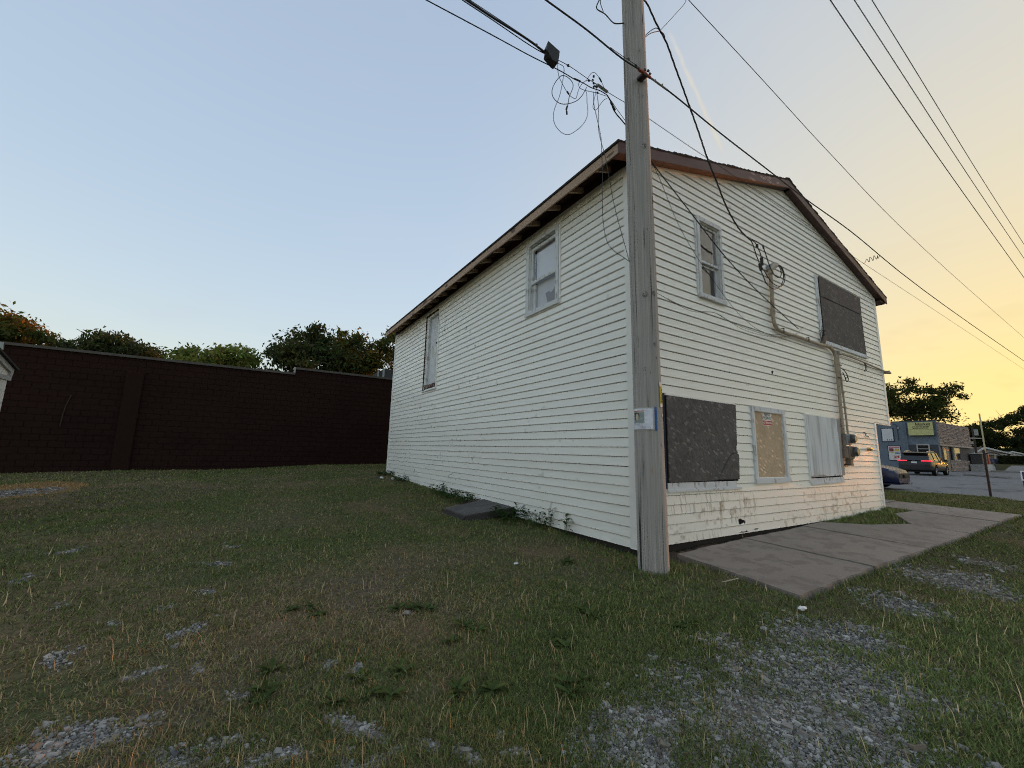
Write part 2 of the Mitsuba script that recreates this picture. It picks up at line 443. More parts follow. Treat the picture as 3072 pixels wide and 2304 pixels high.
mat('bark', lambda p, n, uv: mix((.075, .058, .044), (.042, .033, .026), fbm(p.x * 6, p.y * 6, p.z * 2, 3)), .9, .2)
mat('litter_white', (.70, .70, .68), .6, .3)
mat('litter_stick', (.40, .33, .24), .8, .2)
scene['foliage'] = {'type': 'principledthin', 'base_color': {'type': 'mesh_attribute', 'name': 'vertex_color'}, 'roughness': .55, 'spec_trans': 0.0, 'diff_trans': .75, 'eta': 1.4}
scene['blade'] = {'type': 'twosided', 'bsdf': {'type': 'diffuse', 'reflectance': {'type': 'mesh_attribute', 'name': 'vertex_color'}}}
scene['rubble'] = {'type': 'twosided', 'bsdf': {'type': 'diffuse', 'reflectance': {'type': 'mesh_attribute', 'name': 'vertex_color'}}}

# ------------------------------------------------------------------ the ground
CP = np.array([(-4.26, -3.72, -.22), (-3.2, -2.1, -.2), (-6, -1, -.2), (-8, -6, -.22), (0, -6, -.2), (4, -5, -.15), (-.35, -.5, -.1), (0, 0, -.09), (0, 2, -.04), (0, 5, .07), (0, 7.6, .15), (0, 9.6, .2), (0, 11.4, .32),
               (-2.5, 3, -.03), (-5, 6, .05), (-9, 5, -.02), (-10.4, 15, .15), (-8, 15, .235), (-4.6, 15, .25), (-2.2, 15, .42), (1, 15, .47), (3, -1.7, -.1), (3.3, 0, -.06), (8.4, 0, .07), (10, 0, .08), (6, -2, -.06), (11, -2, .0), (10, -7, -.05),
               (16, 0, .04), (16, 6, .08), (20, -3, .06), (26, 8, .10), (37, 6, .13), (41, 6, .14), (47, 12, .33), (47, 7, .30), (57, 7, .30), (45, 0, .17), (0, -20, -.2), (-20, -10, -.2), (-25, 15, .1), (-10, 30, .4), (10, 30, .4), (30, 30, .35), (30, -25, .05), (70, 0, .6), (90, 10, .75)]
              + [(130 * math.cos(a), 130 * math.sin(a), .8) for a in np.arange(0, 6.28, .52)] + [(400 * math.cos(a), 400 * math.sin(a), .8) for a in np.arange(0, 6.28, .52)])
_rbf = RBFInterpolator(CP[:, :2], CP[:, 2], kernel='linear', smoothing=.03)


def zg(x, y):
    x = np.asarray(x, float); s = x.shape
    q = np.stack([x.ravel(), np.asarray(y, float).ravel()], 1)
    out = np.full(len(q), .8); m = np.hypot(q[:, 0], q[:, 1]) < 395
    out[m] = _rbf(q[m])
    return out.reshape(s)


# gravel patches: (x, y, radius across, radius along, strength), all turned by the one angle
P_ANG = -0.56
PATCH = [(-1.12, -2.39, 0.74, 0.50, 0.95), (-1.82, -2.43, 0.7, 0.48, 0.95), (-2.3, -2.2, 0.39, 0.24, 0.8), (-2.61, -2.2, 0.34, 0.15, 0.85), (-0.24, -2.25, 0.36, 0.38, 0.85), (-1.55, -2.11, 0.23, 0.19, 0.7), (-1.91, -2.66, 0.51, 0.18, 0.9), (-1.17, -2.68, 0.24, 0.32, 0.75), (2.49, -2.30, 0.55, 0.70, 0.65), (0.96, -2.18, 0.36, 0.40, 0.55), (3.78, -2.3, 0.30, 0.45, 0.4), (-0.55, -2.04, 0.31, 0.27, 0.6), (-4.78, -0.83, 0.26, 0.12, 0.75), (-4.9, -0.91, 0.17, 0.11, 0.85), (-4.66, -0.82, 0.15, 0.07, 0.7), (-4.37, -1.2, 0.24, 0.09, 0.8), (-4.2, -1.13, 0.14, 0.07, 0.7), (-4.03, -1.43, 0.18, 0.06, 0.8), (-3.68, -1.4, 0.14, 0.1, 0.85), (-3.68, -1.62, 0.16, 0.06, 0.8), (-3.44, -1.73, 0.07, 0.06, 0.8), (-3.27, -1.89, 0.09, 0.05, 0.8), (-3.03, -1.95, 0.05, 0.05, 0.75), (-3.08, -1.74, 0.04, 0.05, 0.6), (-2.57, -2.2, 0.17, 0.09, 0.9), (-5.9, 3.15, 0.12, 0.17, 0.5), (-5.85, 2.17, 0.09, 0.17, 0.6), (-5.42, 1.16, 0.09, 0.12, 0.6), (-4.49, 1.04, 0.13, 0.11, 0.6), (-4.47, 1.85, 0.21, 0.13, 0.5), (-5.11, 0.16, 0.1, 0.15, 0.6), (-4.48, 0.28, 0.12, 0.16, 0.6), (-4.17, -0.27, 0.07, 0.08, 0.6), (-3.74, -0.71, 0.05, 0.05, 0.6), (-4.68, -0.35, 0.11, 0.06, 0.5), (-4.37, -0.39, 0.1, 0.05, 0.55), (-4.04, -0.63, 0.05, 0.05, 0.6), (-4.5, 0.02, 0.07, 0.09, 0.55), (-4.34, 2.61, 0.11, 0.11, 0.4), (-4.65, 0.76, 0.09, 0.08, 0.5), (-3.63, -0.91, 0.04, 0.05, 0.55), (-4.21, -0.87, 0.07, 0.05, 0.6), (-4.53, -0.75, 0.08, 0.05, 0.6), (-5.0, 0.65, 0.08, 0.07, 0.45), (-4.01, -0.95, 0.06, 0.05, 0.5)] + [(-8.35, 9.0, .65, 1.0, .8), (-9.2, 8.3, .9, 1.1, .8)]


def patch_field(x, y, sq, mn, sin):
    """Smallest normalised distance to a gravel patch, its outline wandering; below 1 is gravel."""
    wx = x + .05 * sin(y * 9.1 + 1.3 * sin(x * 5.2)) + .03 * sin(x * 21 + y * 17)
    wy = y + .05 * sin(x * 8.3 + 1.7 * sin(y * 6.1)) + .03 * sin(y * 23 - x * 14)
    best = None
    c, s = math.cos(P_ANG), math.sin(P_ANG)
    for cx, cy, ra, rb, w in PATCH:
        dx, dy = wx - cx, wy - cy
        d = sq(((dx * c + dy * s) / ra) ** 2 + ((dy * c - dx * s) / rb) ** 2) + (1 - w) * .55
        best = d if best is None else mn(best, d)
    return best


np_field = lambda x, y: patch_field(x, y, np.sqrt, np.minimum, np.sin)
dr_field = lambda x, y: patch_field(x, y, dr.sqrt, dr.minimum, dr.sin)

SLABS = [P2((.26, -1.70), (2.17, -1.68), (2.22, -.10), (.46, -.20)), P2((2.19, -1.68), (4.12, -1.70), (4.20, -.06), (2.24, -.10)),
         P2((4.14, -1.70), (6.24, -1.74), (6.30, -.95), (5.5, -.60), (4.9, -.05), (4.22, -.06)), P2((6.26, -1.74), (8.35, -1.76), (8.40, -.5), (7.5, -.40), (6.32, -.97)),
         P2((8.37, -1.76), (10.45, -1.78), (10.40, .30), (8.60, .25), (8.42, -.5)), P2((8.60, .27), (10.40, .32), (10.42, 2.6), (8.42, 2.6), (8.42, .25))]
SLAB_ALL = unary_union([s.buffer(.02) for s in SLABS])
ROAD = P2((16.1, 40), (15.95, 9), (16.0, 2.2), (16.5, 1.2), (16.9, .2), (16.85, -.4), (15.7, -1.2), (13.6, -3), (12.2, -8), (12, -30), (46, -30), (62, -14), (110, -8), (118, 6), (95, 9.6), (70, 6.6), (64, 5.9), (57, 6.9), (46.7, 6.9), (46.7, 40))
HOUSE_FOOT = P2((0, 0), (8.37, 0), (8.37, 2.6), (9.33, 2.6), (9.33, 11.35), (0, 11.35))


def inside(poly, x, y):
    return shapely.contains_xy(poly, x, y)


# one sheet to the horizon, rings about the camera
ang = np.concatenate([np.linspace(math.radians(-5), math.radians(122), 330), np.linspace(math.radians(122), math.radians(355), 91)[1:-1]])
rad = np.concatenate([[0.02], np.geomspace(.35, 60, 250), np.geomspace(60, 3000, 30)[1:]])
A_, R_ = np.meshgrid(ang, rad)
gx, gy = EYE[0] + R_ * np.cos(A_), EYE[1] + R_ * np.sin(A_)
gz = zg(gx, gy)
bump = (meshkit.fbm(np.stack([gx * 2.2, gy * 2.2, gx * 0], -1), 4, 1) - .5) * .055 + (meshkit.fbm(np.stack([gx * 14, gy * 14, gx * 0], -1), 3, 2) - .5) * .02
gz = gz + bump * np.clip(1.2 - R_ / 40, 0, 1)
dep = np.zeros_like(gz)
dep[inside(SLAB_ALL, gx, gy)] = .05
dep[inside(ROAD, gx, gy)] = .10
for _ in range(1):
    dep[inside(HOUSE_FOOT.buffer(-.05), gx, gy)] = .10
gz = gz - dep
na, nr = len(ang), len(rad)
ii, jj = np.meshgrid(np.arange(nr - 1), np.arange(na), indexing='ij')
q = np.stack([ii * na + jj, (ii + 1) * na + jj, (ii + 1) * na + (jj + 1) % na, ii * na + (jj + 1) % na], -1).reshape(-1, 4)


def soil(p, n, uv):
    m = fbm(p.x * .55, p.y * .55, 3., 4)
    c = mix((.118, .095, .064), (.088, .092, .044), smoothstep(.35, .62, m))
    c = mix(c, (.150, .108, .066), smoothstep(.50, .70, fbm(p.x * 1.3, p.y * 1.3, 8., 4)) * .8)
    c = c * (.6 + .8 * fbm(p.x * 45, p.y * 45, 1., 2))
    d = dr_field(p.x, p.y)
    g = smoothstep(1.10, .62, d + .9 * (fbm(p.x * 9, p.y * 9, 4., 4) - .5))
    a, b, r = voronoi(p.x * 70, p.y * 70)
    gr = mix((.120, .108, .092), (.235, .228, .215), r) * smoothstep(.0, .30, b - a)
    gr = mix(gr, (.20, .165, .125), smoothstep(.5, .68, fbm(p.x * 2.7, p.y * 2.7, 14., 3)) * .75)
    straw = smoothstep(1.75, 1.1, dr.sqrt(dr.square((p.x + 8.3) / .75) + dr.square((p.y - 9.6) / 1.5)) + .3 * noise(p.x * 5, p.y * 5, 2.))
    c = mix(c, (.19, .125, .055), straw * .8)
    c = mix(c, gr, g)
    dirt = smoothstep(.62, .30, dr.abs(p.y + .18) * 1.3 + .3 * noise(p.x * 6, p.y * 6, 1.)) * smoothstep(-.1, .4, p.x) * smoothstep(6.6, 5.6, p.x)
    c = mix(c, mix((.105, .082, .064), (.065, .052, .042), noise(p.x * 30, p.y * 30, 1.)), dirt)
    far = smoothstep(26, 40, dr.sqrt(dr.square(p.x) + dr.square(p.y)))
    return mix(c, mix((.05, .058, .026), (.075, .065, .035), fbm(p.x * .2, p.y * .2, 5., 4)), far)


diff('soil', soil)
put('ground', ((np.stack([gx, gy, gz], -1).reshape(-1, 3)), q), 'soil', smooth=True)
labels['ground'] = {'kind': 'structure', 'label': 'lawn soil with thatch, bare patches and gravel'}


def sheet(poly, dz, step, edge=.0):
    """A sheet over a polygon that follows the ground."""
    x0, y0, x1, y1 = poly.bounds
    cells = []
    for a in np.arange(x0, x1, step):
        for b in np.arange(y0, y1, step):
            g = poly.intersection(sbox(a, a + step, b, b + step))
            cells += [h for h in getattr(g, 'geoms', [g]) if h.geom_type == 'Polygon' and h.area > 1e-6]
    vs, fs, n = [], [], 0
    for c in cells:
        v, f = trimesh.creation.triangulate_polygon(c, engine='earcut')
        vs.append(v); fs.append(f + n); n += len(v)
    v = np.vstack(vs); f = np.vstack(fs)
    v3 = np.c_[v, zg(v[:, 0], v[:, 1]) + dz]
    m = trimesh.Trimesh(v3, f, process=False); m.merge_vertices(digits_vertex=4)
    if m.face_normals[:, 2].mean() < 0:
        m.invert()
    return m


put('road', sheet(ROAD, -.02, 4.0), 'asphalt', smooth=True)
labels['road'] = {'kind': 'structure', 'label': 'grey patched asphalt street and market forecourt'}
# sidewalk slabs: each its own slab, edges worn, tops tilted a little
key = 'sidewalk'
put(key, sheet(SLAB_ALL.buffer(-.01), -.055, 1.0), 'foundation')
labels[key] = {'kind': 'structure', 'label': 'old concrete sidewalk along the boarded wall'}
for i, s in enumerate(SLABS):
    e = s.exterior.segmentize(.09)
    pts = np.array(e.coords)[:-1]
    w = .018 * (meshkit.noise(np.c_[pts * 6, np.full(len(pts), i)], 3) - .5) * 2
    c = np.array(s.centroid.coords[0])
    d = (pts - c) / np.linalg.norm(pts - c, axis=1, keepdims=True)
    ps = Polygon(pts + d * (w[:, None] - .008)).buffer(0)
    m = prism(ps.buffer(-.006), .012); m.apply_translation([0, 0, .09])
    m2 = prism(ps, .09)
    mm = trimesh.convex.convex_hull(np.vstack([m.vertices, m2.vertices])) if False else cat([m2, m])
    tilt = rng.normal(0, .004, 2)
    v = np.asarray(mm.vertices)
    v[:, 2] += zg(v[:, 0], v[:, 1]) - .075 + (v[:, 0] - c[0]) * tilt[0] + (v[:, 1] - c[1]) * tilt[1] + rng.uniform(-.006, .006)
    part('sidewalk', 'slab', trimesh.Trimesh(v, mm.faces, process=False), 'concrete_slab')

# ------------------------------------------------------------------ the house
HOUSE = thing('house', 'two storey house clad in off-white lap siding with boarded windows and brown gable trim', 'house')
AX, AZ, SL = 4.68, 6.715, .284           # apex and slope of the bottom of the rake boards
zf = lambda x: AZ - SL * abs(x - AX)
LEN, WID = 11.35, 9.33
EAVE_L, EAVE_R, RAKE0, RAKE1 = -.36, 9.72, -.14, 11.45
PITCHC, GROOVE = .127, .0085
GABLE = P2((0, -.25), (8.37, -.25), (8.37, 2.055), (WID, 2.055), (WID, zf(WID) + .09), (AX, AZ + .09), (0, zf(0) + .09))
SIDE = P2((0, -.25), (LEN, -.25), (LEN, 5.36), (0, 5.36))
OPEN_G = dict(board1=sbox(.66, 2.30, .83, 2.00), win2=sbox(2.92, 3.86, .84, 1.94), win3=sbox(4.86, 6.2, .83, 1.98), u1=sbox(1.62, 2.18, 3.74, 5.0), u2=sbox(6.0, 8.18, 3.75, 5.08))
OPEN_S = dict(a=sbox(1.68, 2.50, 3.78, 5.12), b=sbox(7.10, 8.02, 2.92, 5.16))
holes_g, holes_s = unary_union(list(OPEN_G.values())), unary_union(list(OPEN_S.values()))
gw = part(HOUSE, 'gable_wall', gprism(GABLE.difference(holes_g), .002, .10), 'groove_shade')
sw = part(HOUSE, 'side_wall', sprism(P2((.11, -.25), (LEN, -.25), (LEN, 5.36), (.11, 5.36)).difference(holes_s), .002, .10), 'groove_shade')
part(HOUSE, 'back_wall', bx(.11, WID, LEN - .1, LEN, -.25, 5.36), 'vinyl_side')
part(HOUSE, 'far_wall', bx(WID - .1, WID - .002, 2.7, LEN - .102, -.25, 5.3), 'vinyl_gable')
part(HOUSE, 'far_wall', bx(WID - .1, WID - .002, .103, 2.7, 2.06, 5.3), 'vinyl_gable')
part(HOUSE, 'entry_wall', bx(8.27, 8.368, .103, 2.6, -.25, 2.05), 'vinyl_gable')
part(HOUSE, 'entry_wall', bx(8.27, WID - .1, 2.6, 2.7, -.25, 2.05), 'vinyl_gable')
part(HOUSE, 'entry_ceiling', bx(8.28, WID - .003, .003, 2.6, 2.056, 2.10), 'dark_wood')
part(HOUSE, 'upper_floor', bx(.12, WID - .12, .12, LEN - .12, 2.62, 2.74), 'interior')
part(HOUSE, 'foundation', cat([bx(.03, 8.34, .03, .12, -.6, .02), bx(.03, .12, .125, LEN - .03, -.6, .30)]), 'foundation')
blocks_u = np.arange(.02, 7.9, .41)
for u in blocks_u:    # the foundation blocks that peep out below the siding
    part(HOUSE, 'foundation_block', chamfer_box(u, u + .395, .012, .03, -.24, -.012, .004), 'foundation')
for u in np.arange(.15, 4.4, .41):
    part(HOUSE, 'foundation_block', chamfer_box(.012, .03, u, u + .395, -.24, .01, .004), 'foundation')


def lap(poly, z0, off0):
    """One lap of siding: the polygon (u, z) with its face leaning out towards the bottom, lips closed back to the wall."""
    out = []
    for g in getattr(poly, 'geoms', [poly]):
        if g.geom_type != 'Polygon' or g.area < 2e-4:
            continue
        v, f = trimesh.creation.triangulate_polygon(g, engine='earcut')
        d = .003 + off0 + .017 * np.clip(1 - (v[:, 1] - z0) / PITCHC, 0, 1)
        out.append((np.c_[v, d], f))
        for ring in [g.exterior, *g.interiors]:
            c = np.array(ring.coords)
            for (a, b) in zip(c[:-1], c[1:]):
                da, db = [.003 + off0 + .017 * np.clip(1 - (w[1] - z0) / PITCHC, 0, 1) for w in (a, b)]
                out.append((np.array([[a[0], a[1], da], [b[0], b[1], db], [b[0], b[1], 0], [a[0], a[1], 0]]), np.array([[0, 1, 2], [0, 2, 3]])))
    return out


def panels(wall, holes, parent, put_on, bsdf, length, start_z, rows, seams):
    body = wall.difference(holes)
    x0, _, x1, _ = wall.bounds
    for r in range(rows):
        zb = start_z + r * 2 * PITCHC
        cuts = [x0] + [c for c in seams(r) if x0 + .4 < c < x1 - .4] + [x1]
        for a, b in zip(cuts[:-1], cuts[1:]):
            for blk in [body.intersection(sbox(a + .0012, b - .0012, zb, zb + 2 * PITCHC))]:
                for g in [h for h in getattr(blk, 'geoms', [blk]) if h.geom_type == 'Polygon' and h.area > .004]:
                    o = rng.uniform(0, .0022)
                    dz = rng.uniform(-.0015, .0015)
                    pieces = []
                    for k in (0, 1):
                        z = zb + k * PITCHC
                        pieces += lap(g.intersection(sbox(a, b, z, z + PITCHC - GROOVE)), z, o)
                    if pieces:
                        m = put_on(cat(pieces))
                        m.vertices[:, 2] += dz
                        part(parent, 'siding_panel', m, bsdf)


rs = np.random.default_rng(5)
gable_clad = P2((.085, -.0), (8.30, -.0), (8.30, 2.06), (9.25, 2.06), (9.25, zf(9.25) + .03), (AX, AZ + .03), (.085, zf(.085) + .03))
side_clad = P2((.095, -.0), (LEN - .08, -.0), (LEN - .08, 5.31), (.095, 5.31))
goff = [(2.95, 5.55), (1.25, 4.45, 7.75), (2.35, 5.95), (3.45, 6.75), (1.75, 4.95)]
panels(gable_clad, holes_g, gw, lambda m: on_gable(m, 0), 'vinyl_gable', 0, 0.0, 27, lambda r: [c + rs.uniform(-.2, .2) for c in goff[(r * 2) % 5]])
soff = [(3.4, 7.1, 9.9), (1.5, 5.2, 8.6), (2.6, 6.2, 9.3), (4.3, 7.9)]
panels(side_clad, holes_s, sw, lambda m: on_side(m, 0), 'vinyl_side', 0, 0.0, 21, lambda r: [c + rs.uniform(-.3, .3) for c in soff[(r * 3) % 4]])

# corner posts and friezes
part(HOUSE, 'corner_post', cat([bx(-.026, .088, -.026, -.004, -.01, 5.30), bx(-.026, -.004, -.004, .098, -.01, 5.34)]), 'vinyl_trim')
part(HOUSE, 'corner_post', cat([bx(-.024, 0, LEN - .085, LEN + .02, .05, 5.34)]), 'vinyl_trim')
part(HOUSE, 'corner_post', bx(9.24, WID + .024, -.024, .09, 2.045, zf(WID) + .02), 'vinyl_trim')
part(HOUSE, 'corner_post', bx(8.29, 8.37 + .024, -.024, .09, .02, 2.045), 'vinyl_trim')
part(HOUSE, 'overhang_trim', bx(8.396, WID + .024, -.026, .02, 2.025, 2.05), 'vinyl_trim')
band = lambda x0, x1, lo, hi: P2((x0, zf(x0) + lo), (x1, zf(x1) + lo), (x1, zf(x1) + hi), (x0, zf(x0) + hi))
part(HOUSE, 'frieze', gprism(band(.09, AX, -.035, .03), -.024, .022), 'vinyl_trim')
part(HOUSE, 'frieze', gprism(band(AX, 9.23, -.035, .03), -.024, .022), 'vinyl_trim')
part(HOUSE, 'frieze', bx(-.030, -.004, .10, LEN - .09, 5.26, 5.345), 'vinyl_trim')

# roof: deck, courses of shingles, rafters, fascia, rake boards, soffit
ROOF = part(HOUSE, 'roof', trimesh.Trimesh(*(lambda m: (np.c_[m.vertices[:, 0], m.vertices[:, 2] + RAKE0 + .012, m.vertices[:, 1]], m.faces))(prism(Polygon([(EAVE_L + .02, zf(EAVE_L + .02) + .13), (AX, AZ + .13), (EAVE_R - .02, zf(EAVE_R - .02) + .13), (EAVE_R - .02, zf(EAVE_R - .02) + .165), (AX, AZ + .165), (EAVE_L + .02, zf(EAVE_L + .02) + .165)]), RAKE1 - RAKE0 - .03)), process=False), 'dark_wood')
for side in (-1, 1):
    x = EAVE_L - .03 if side < 0 else EAVE_R + .03
    while (x - AX) * side > .02:
        xe = x - side * .137
        if (xe - AX) * side < 0: xe = AX
        y0, y1 = RAKE0 - .028 + rng.uniform(-.008, .008), RAKE1 + .02
        zt = lambda xx: AZ - SL * abs(xx - AX)
        a, b = sorted((x, xe - side * .03 if (xe - side * .03 - AX) * side > 0 else AX))
        lo = lambda xx: zt(xx) + .167
        top_out, top_in = .206 + rng.uniform(-.004, .006), .188
        ta, tb = (top_out, top_in) if side < 0 else (top_in, top_out)
        poly = Polygon([(a, lo(a)), (b, lo(b)), (b, zt(b) + tb), (a, zt(a) + ta)])
        m = prism(poly, y1 - y0)
        part(ROOF, 'shingle_course', trimesh.Trimesh(np.c_[m.vertices[:, 0], m.vertices[:, 2] + y0, m.vertices[:, 1]], m.faces, process=False), 'shingle')
        x = xe
part(ROOF, 'ridge_cap', cat([trimesh.Trimesh(np.c_[m.vertices[:, 0], m.vertices[:, 2] + RAKE0 - .03, m.vertices[:, 1]], m.faces, process=False) for m in [prism(Polygon([(AX - .13, AZ - SL * .13 + .205), (AX, AZ + .205), (AX + .13, AZ - SL * .13 + .205), (AX + .13, AZ - SL * .13 + .225), (AX, AZ + .232), (AX - .13, AZ - SL * .13 + .225)]), RAKE1 - RAKE0 + .05)]]), 'shingle')
ze = zf(EAVE_L)
ysp = [RAKE0, 3.2, 7.4, RAKE1]
for a, b in zip(ysp[:-1], ysp[1:]):
    part(HOUSE, 'fascia', chamfer_box(EAVE_L - .012, EAVE_L + .014, a + .002, b - .002, ze + .005 + rng.uniform(-.002, .002), ze + .155, .003), 'raw_wood')
part(HOUSE, 'fascia', bx(EAVE_R - .014, EAVE_R + .012, RAKE0 + .03, RAKE1, zf(EAVE_R) + .005, zf(EAVE_R) + .15), 'fascia_brown')
for y in np.r_[np.arange(.30, LEN - .1, .62), [7.62, 8.9, 9.75, 10.5, 10.9]]:
    y = y + rng.uniform(-.03, .03)
    pr = prism(Polygon([(EAVE_L + .015, ze + .02), (-.032, ze + .045 + SL * .30), (-.032, zf(-.03) + .128), (EAVE_L + .015, zf(EAVE_L + .015) + .128)]), .038)
    part(HOUSE, 'rafter_tail', trimesh.Trimesh(np.c_[pr.vertices[:, 0], pr.vertices[:, 2] + y, pr.vertices[:, 1]], pr.faces, process=False), 'raw_wood')
part(HOUSE, 'soffit_board', bx(-.034, -.006, .0, LEN, 5.348, 5.48), 'dark_wood')
for a, b in ((EAVE_L - .012, 3.05), (3.053, AX), (AX, 7.6), (7.603, EAVE_R + .012)):
    part(HOUSE, 'rake_board', gprism(band(a, b, .0, .165), RAKE0 - .022, .024), 'fascia_brown')
part(HOUSE, 'rake_return', bx(EAVE_L - .010, EAVE_L + .014, RAKE0 + .003, -.0, ze - .004, ze + .004), 'fascia_brown')
for x in np.arange(EAVE_L + .03, EAVE_R - .05, .195):
    x1 = min(x + .188, EAVE_R - .02)
    if x < AX < x1:
        x1 = AX
    pr = prism(band(x, x1, .006, .016), -RAKE0 - .006)
    part(HOUSE, 'soffit_panel', trimesh.Trimesh(np.c_[pr.vertices[:, 0], pr.vertices[:, 2] + RAKE0 + .003, pr.vertices[:, 1]], pr.faces, process=False), 'soffit_brown')
part(HOUSE, 'soffit_return', bx(WID + .026, EAVE_R - .016, RAKE0 + .01, RAKE1, zf(EAVE_R) + .01, zf(EAVE_R) + .03), 'soffit_brown')


# windows and boards of the gable wall
def g_frame(par, x0, x1, z0, z1, w, y_front, depth, bsdf, name='casing', sill=True):
    part(par, name, gprism(P2((x0, z1 - w), (x1, z1 - w), (x1, z1), (x0, z1)), y_front - .001, depth), bsdf)
    part(par, name, gprism(P2((x0, z0 + w), (x0 + w, z0 + w), (x0 + w, z1 - w), (x0, z1 - w)), y_front, depth), bsdf)
    part(par, name, gprism(P2((x1 - w, z0 + w), (x1, z0 + w), (x1, z1 - w), (x1 - w, z1 - w)), y_front, depth), bsdf)
    if sill:
        part(par, 'sill', gprism(P2((x0 - .01, z0), (x1 + .01, z0), (x1 + .01, z0 + w), (x0 - .01, z0 + w)), y_front - .012, depth + .012), bsdf)


w = part(HOUSE, 'boarded_window', gprism(sbox(.60, 2.34, 2.005, 2.035), -.030, .028), 'vinyl_trim', label='large window closed by a grey weathered chipboard with a broken corner')
brk = shapely.LineString([(1.70, .78), (1.79, .89), (1.86, .97), (1.985, 1.10), (2.10, 1.20), (2.20, 1.235), (2.40, 1.215)])
sheet1 = P2((.60, .805), (2.31, .825), (2.325, 1.20), (2.30, 1.26), (2.255, 1.275), (2.262, 1.335), (2.30, 1.345), (2.335, 2.0), (.605, 2.005))
pcs = sorted(shapely.ops.split(sheet1, brk).geoms, key=lambda g: -g.area)
part(w, 'board', gprism(pcs[0].buffer(-.001), -.046, .014), 'osb_grey')
for g in pcs[1:]:
    part(w, 'board', gprism(shapely.affinity.rotate(g.buffer(-.006), -.8), -.054, .014), 'osb_grey', label='broken lower corner of the chipboard')
part(w, 'backing', gprism(sbox(.57, 2.31, .80, 2.0), -.028, .01), 'gap_shade')  # black backing paints the shadow gap at the board edge
part(w, 'sill', gprism(sbox(.585, 2.245, .705, .80), -.034, .03), 'peeling_white')
part(w, 'sill_nose', gprism(sbox(.58, 2.36, .675, .704), -.048, .045), 'peeling_white')
part(w, 'side_strip', gprism(sbox(.535, .57, .72, 2.03), -.030, .026), 'navy_strip')
w = part(HOUSE, 'boarded_window', gprism(sbox(2.90, 3.88, .82, 1.96), -.006, .012), 'osb_tan', label='narrow window with white frame closed by tan chipboard')
g_frame(w, 2.815, 3.955, .745, 2.035, .088, -.040, .037, 'peeling_white')
for xx in (2.868, 3.895):
    part(w, 'stop_bead', gprism(sbox(xx, xx + .014, .834, 1.946), -.046, .006), 'vinyl_trim')
w = part(HOUSE, 'boarded_window', on_gable(prism(P2((4.765, .82), (6.262, .842), (6.275, 2.0), (4.755, 2.008)), .014), -.034), 'weathered_white', label='window closed by a peeling white painted sheet')
part(w, 'casing', gprism(sbox(4.735, 4.765, .72, 2.03), -.036, .032), 'vinyl_trim')
part(w, 'casing', gprism(P2((4.735, 2.012), (6.27, 2.005), (6.27, 2.025), (4.735, 2.032)), -.036, .03), 'vinyl_trim')
part(w, 'sill', gprism(P2((4.785, .70), (6.235, .72), (6.235, .815), (4.785, .795)), -.034, .03), 'peeling_white')
part(w, 'sill_nose', gprism(P2((4.775, .675), (6.25, .70), (6.25, .722), (4.775, .697)), -.044, .04), 'peeling_white')
part(w, 'backing', gprism(sbox(4.80, 6.22, .80, 2.0), -.018, .01), 'gap_shade')
w = part(HOUSE, 'boarded_window', gprism(P2((5.955, 4.69), (8.20, 4.705), (8.215, 5.14), (5.945, 5.145)), -.050, .014), 'osb_grey', label='upper window closed by two pieces of grey chipboard')
part(w, 'board', gprism(P2((5.96, 3.70), (8.235, 3.695), (8.205, 4.690), (5.955, 4.672)), -.046, .014), 'osb_grey')
part(w, 'backing', gprism(sbox(5.93, 8.2, 3.68, 5.12), -.028, .01), 'gap_shade')
part(w, 'casing', gprism(sbox(5.80, 5.925, 3.70, 5.15), -.034, .03), 'peeling_white')
part(w, 'casing', gprism(sbox(5.855, 5.905, 3.72, 5.15), -.042, .008), 'peeling_white')
part(w, 'sill', gprism(sbox(5.80, 8.26, 3.635, 3.69), -.046, .042), 'peeling_white')
part(w, 'sill_nose', gprism(sbox(5.80, 8.27, 3.60, 3.634), -.062, .058), 'peeling_white')
# upstairs sash window of the gable
w = part(HOUSE, 'window', gprism(sbox(1.55, 2.245, 5.01, 5.085), -.040, .037), 'peeling_white', label='old sash window with peeling paint and dark room behind')
part(w, 'casing', gprism(sbox(1.545, 1.615, 3.735, 5.009), -.038, .035), 'peeling_white')
part(w, 'casing', gprism(sbox(2.185, 2.245, 3.735, 5.009), -.038, .035), 'peeling_white')
part(w, 'casing', gprism(sbox(1.495, 1.535, 3.70, 5.04), -.030, .026), 'peeling_white')
part(w, 'sill', gprism(sbox(1.53, 2.25, 3.665, 3.734), -.062, .075), 'peeling_white')
part(w, 'jamb', cat([bx(1.60, 1.622, .0, .11, 3.73, 5.01), bx(2.178, 2.20, .0, .11, 3.73, 5.01), bx(1.60, 2.20, .0, .11, 4.995, 5.02), bx(1.60, 2.20, .014, .11, 3.72, 3.745)]), 'peeling_white')
s = part(w, 'sash', cat([gprism(sbox(1.623, 1.65, 4.35, 4.99), .018, .03), gprism(sbox(2.15, 2.177, 4.35, 4.99), .018, .03), gprism(sbox(1.65, 2.15, 4.955, 4.99), .018, .03), gprism(sbox(1.623, 2.177, 4.315, 4.355), .012, .036)]), 'peeling_white')
put(f'{s}__pane', gprism(sbox(1.65, 2.15, 4.355, 4.955), .032, .0001) if False else (np.array([[1.65, .032, 4.355], [2.15, .032, 4.355], [2.15, .032, 4.955], [1.65, .032, 4.955]]), np.array([[0, 1, 2, 3]])), 'pane')
s = part(w, 'sash', cat([gprism(sbox(1.623, 1.652, 3.75, 4.31), .055, .03), gprism(sbox(2.148, 2.177, 3.75, 4.31), .055, .03), gprism(sbox(1.652, 2.148, 3.75, 3.80), .055, .03), gprism(sbox(1.652, 2.148, 4.275, 4.312), .055, .03)]), 'peeling_white')
